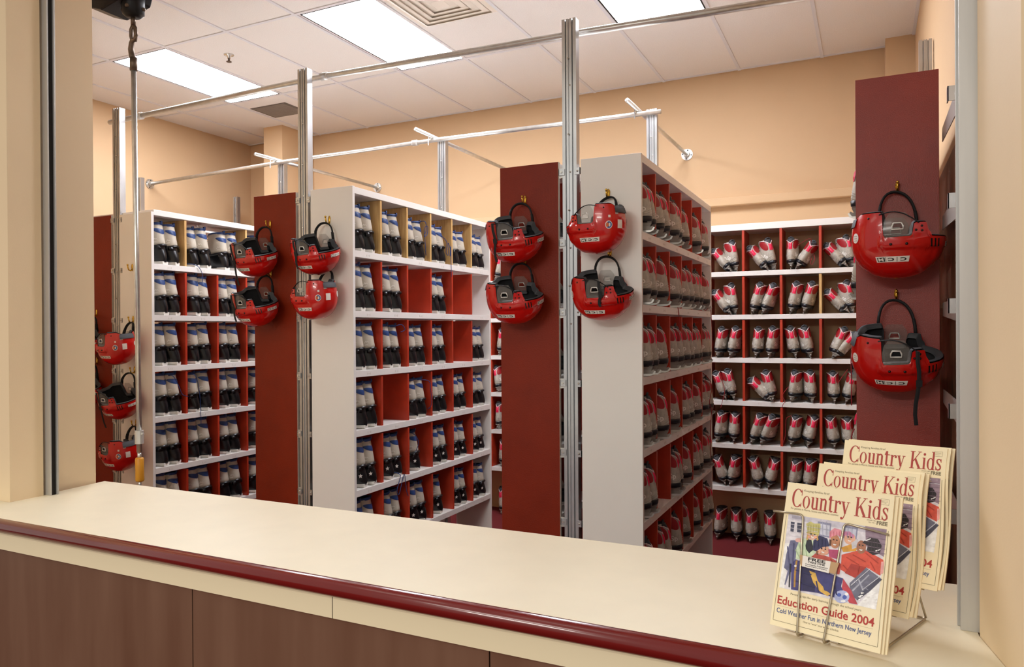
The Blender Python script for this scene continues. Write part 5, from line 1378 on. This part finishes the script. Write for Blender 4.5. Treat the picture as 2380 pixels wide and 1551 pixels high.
    if bendy:
        for me in [x for x in R.values() if x is not R['print']] + R['print']:
            bm = bmesh.new(); bm.from_mesh(me)
            for k in range(1, 40):
                bmesh.ops.bisect_plane(bm, geom=bm.verts[:] + bm.edges[:] + bm.faces[:], plane_co=(0, 0, PH * k / 40), plane_no=(0, 0, 1))
            for k in range(1, 10):
                bmesh.ops.bisect_plane(bm, geom=bm.verts[:] + bm.edges[:] + bm.faces[:], plane_co=(PW * k / 10, 0, 0), plane_no=(1, 0, 0))
            for v in bm.verts: v.co.y += bend(v.co.x, v.co.z, bendy)
            bm.to_mesh(me); bm.free()
    return R
PRINT = {}
MAGS = {k: mag_meshes(k) for k in (0.0, 1.0, 1.7)}
def magazine(label, du, back, rise, bendy, yaw=0.0):
    """du: shift along the page, back: depth behind the front cover plane at the base, rise: above the counter"""
    R = MAGS[bendy]
    t = thing('magazine', label, 'magazine', group='free magazines in the wire rack')
    t.matrix_world = RM @ Matrix.Translation((du, back, rise)) @ Matrix.Rotation(-LEAN, 4, 'X') @ Matrix.Rotation(yaw, 4, 'Y')
    pg = link('pages', R['pages'], None, t)
    link('cover_photo', R['photo'], None, t); link('title', R['title'], M['titlered'], t)
    link('headline', R['head'], M['headred'], t); link('second_headline', R['sub'], M['headblue'], t); link('cover_rules', R['fine'], M['greyink'], t)
    for me in R['print']: link('small_print', me, M['greyink'], t)
    return t
magazine('front magazine of the nearest rack pocket, whole cover with five children showing', 0.0, 0.0, 0.016, 0.0)
magazine('second magazine of nearest pocket, just behind the front one, edges showing', 0.004, 0.0085, 0.014, 0.0, 0.006)
magazine('third magazine of nearest pocket, rearmost of its stack', 0.008, 0.017, 0.013, 0.0, 0.012)
magazine('front magazine of the middle rack pocket, title showing above the nearest pocket', 0.0097, 0.169, 0.037, 1.0)
magazine('second magazine of the middle rack pocket, top edge showing behind its front one', 0.016, 0.179, 0.040, 1.7, 0.004)
magazine('third magazine of the middle rack pocket, rearmost of its stack', 0.020, 0.190, 0.038, 1.0, 0.010)
magazine('front magazine of the rear rack pocket, topmost title in the rack', 0.052, 0.224, 0.092, 1.0)
magazine('second magazine of the rear rack pocket, edges curling beside the front one', 0.057, 0.234, 0.093, 1.7, 0.004)
magazine('third magazine of the rear pocket, rearmost magazine of all', 0.060, 0.245, 0.092, 1.0, 0.008)

# the wire rack itself
wr = thing('magazine_rack', 'three-tier nickel wire magazine rack on the right end of the counter', 'magazine rack', RO, (0, 0, RYAW))
def page_pt(u, v, d, du, back, rise):
    """point d metres in front of a leaning page, in rack space"""
    x = du + u * PW; y = -d; z = v * PH
    return Vector((x, back + y * math.cos(LEAN) + z * math.sin(LEAN), rise - y * math.sin(LEAN) * 1.0 + z * math.cos(LEAN) if False else rise + y * -math.sin(LEAN) + z * math.cos(LEAN)))
def bend_wire(pts, r=0.0024):
    P = [Vector(p) for p in pts]; Q = []
    for i, p in enumerate(P):
        if 0 < i < len(P) - 1:
            a = (P[i - 1] - p); c = (P[i + 1] - p); q = min(0.011, a.length * 0.45, c.length * 0.45)
            a = p + a.normalized() * q; c = p + c.normalized() * q
            for k in range(6):
                s = k / 5; Q.append(a * (1 - s) ** 2 + p * 2 * s * (1 - s) + c * s * s)
        else: Q.append(p)
    return Q
D0 = 0.006
TIERS = ((0.0, 0.0, 0.016, 0.030), (0.0097, 0.169, 0.037, 0.034), (0.052, 0.224, 0.092, 0.034))
for n, (du, bk, rs, deep) in enumerate(TIERS):
    b = MB()
    L_ = [(-0.10, 0.775, D0), (0.20, 0.784, D0), (0.279, -0.030, D0), (0.279, -0.030, -deep)]
    R_ = [(0.99, 0.742, D0), (0.592, 0.771, D0), (0.522, -0.030, D0), (0.522, -0.030, -deep)]
    for side in (L_, R_):
        pts = [page_pt(u, v, d, du, bk, rs) for u, v, d in side]
        pts[-1].z = max(pts[-1].z, 0.0035); pts[-2].z = max(pts[-2].z, 0.0035)
        b.tube(bend_wire(pts), 0.0023, 8)
    b.build('pocket_wire', M['wire'], wr, True)
b = MB()
x0, x1 = 0.03, 0.195
ends = []
for x in (0.045, 0.135):
    b.tube(bend_wire([(x, 0.03, 0.0035), (x + 0.02, 0.29, 0.0035), (x + 0.045, 0.345, 0.30)]), 0.0024, 8)
b.tube(bend_wire([(0.06, 0.06, 0.0035), (0.215, 0.06, 0.0035), (0.237, 0.295, 0.0035), (0.02, 0.295, 0.0035), (0.02, 0.06, 0.0035)]), 0.0024, 8)
b.tube(bend_wire([(0.237, 0.295, 0.0035), (0.19, 0.335, 0.12)]), 0.0024, 8)
for (du, bk, rs, deep) in TIERS:
    b.tube(bend_wire([(du + 0.02, bk + 0.034, max(rs - 0.012, 0.004)), (du + 0.19, bk + 0.034, max(rs - 0.012, 0.004))]), 0.0022, 8)
    for x in (0.055, 0.125):
        b.tube(bend_wire([(du + x, bk + 0.034, max(rs - 0.012, 0.004)), (du + x, bk + 0.034 + 0.105, max(rs - 0.012, 0.004) + 0.29)]), 0.0022, 8)
b.build('frame_wire', M['wire'], wr, True)
b = MB()
def card_pt(u, v, d): return page_pt(u, v, d, 0.0, 0.0, 0.016)
tp = [(0.218, 0.505), (0.590, 0.500), (0.566, 0.425), (0.240, 0.432)]
b.loft([[card_pt(u, v, 0.0090) for u, v in tp], [card_pt(u, v, 0.0096) for u, v in tp]])
tape = b.build('tape', M['tape'], wr)
tag_c = [(0.251, 0.503), (0.515, 0.500), (0.508, 0.421), (0.255, 0.430)]
b = MB(); b.loft([[card_pt(u, v, 0.0097) for u, v in tag_c], [card_pt(u, v, 0.0102) for u, v in tag_c]])
card = b.build('card', M['sticker'], tape)
b = MB()
for body, u0, u1, v, h, bo in (('FREE', 0.305, 0.468, 0.478, 0.020, 0.03), ('TAKE ONE', 0.305, 0.466, 0.462, 0.012, 0.03), ('Community Publications', 0.285, 0.495, 0.447, 0.009, 0.015), ('www.ckids.com 973-555', 0.285, 0.495, 0.436, 0.006, 0.0)):
    if body.startswith('www'): 
        for k in range(11):
            u = 0.287 + 0.0187 * k
            b.add([card_pt(u, 0.437, 0.0105), card_pt(u + 0.013, 0.437, 0.0105), card_pt(u + 0.013, 0.441, 0.0105), card_pt(u, 0.441, 0.0105)], [(0, 1, 2, 3)])
        continue
    tv, tf, tw = text_shape(body, bo)
    b.add([card_pt(u0 + x / tw * (u1 - u0), v + y * h, 0.0105) for x, y in tv], tf)
b.build('card_print', M['ink'], card)
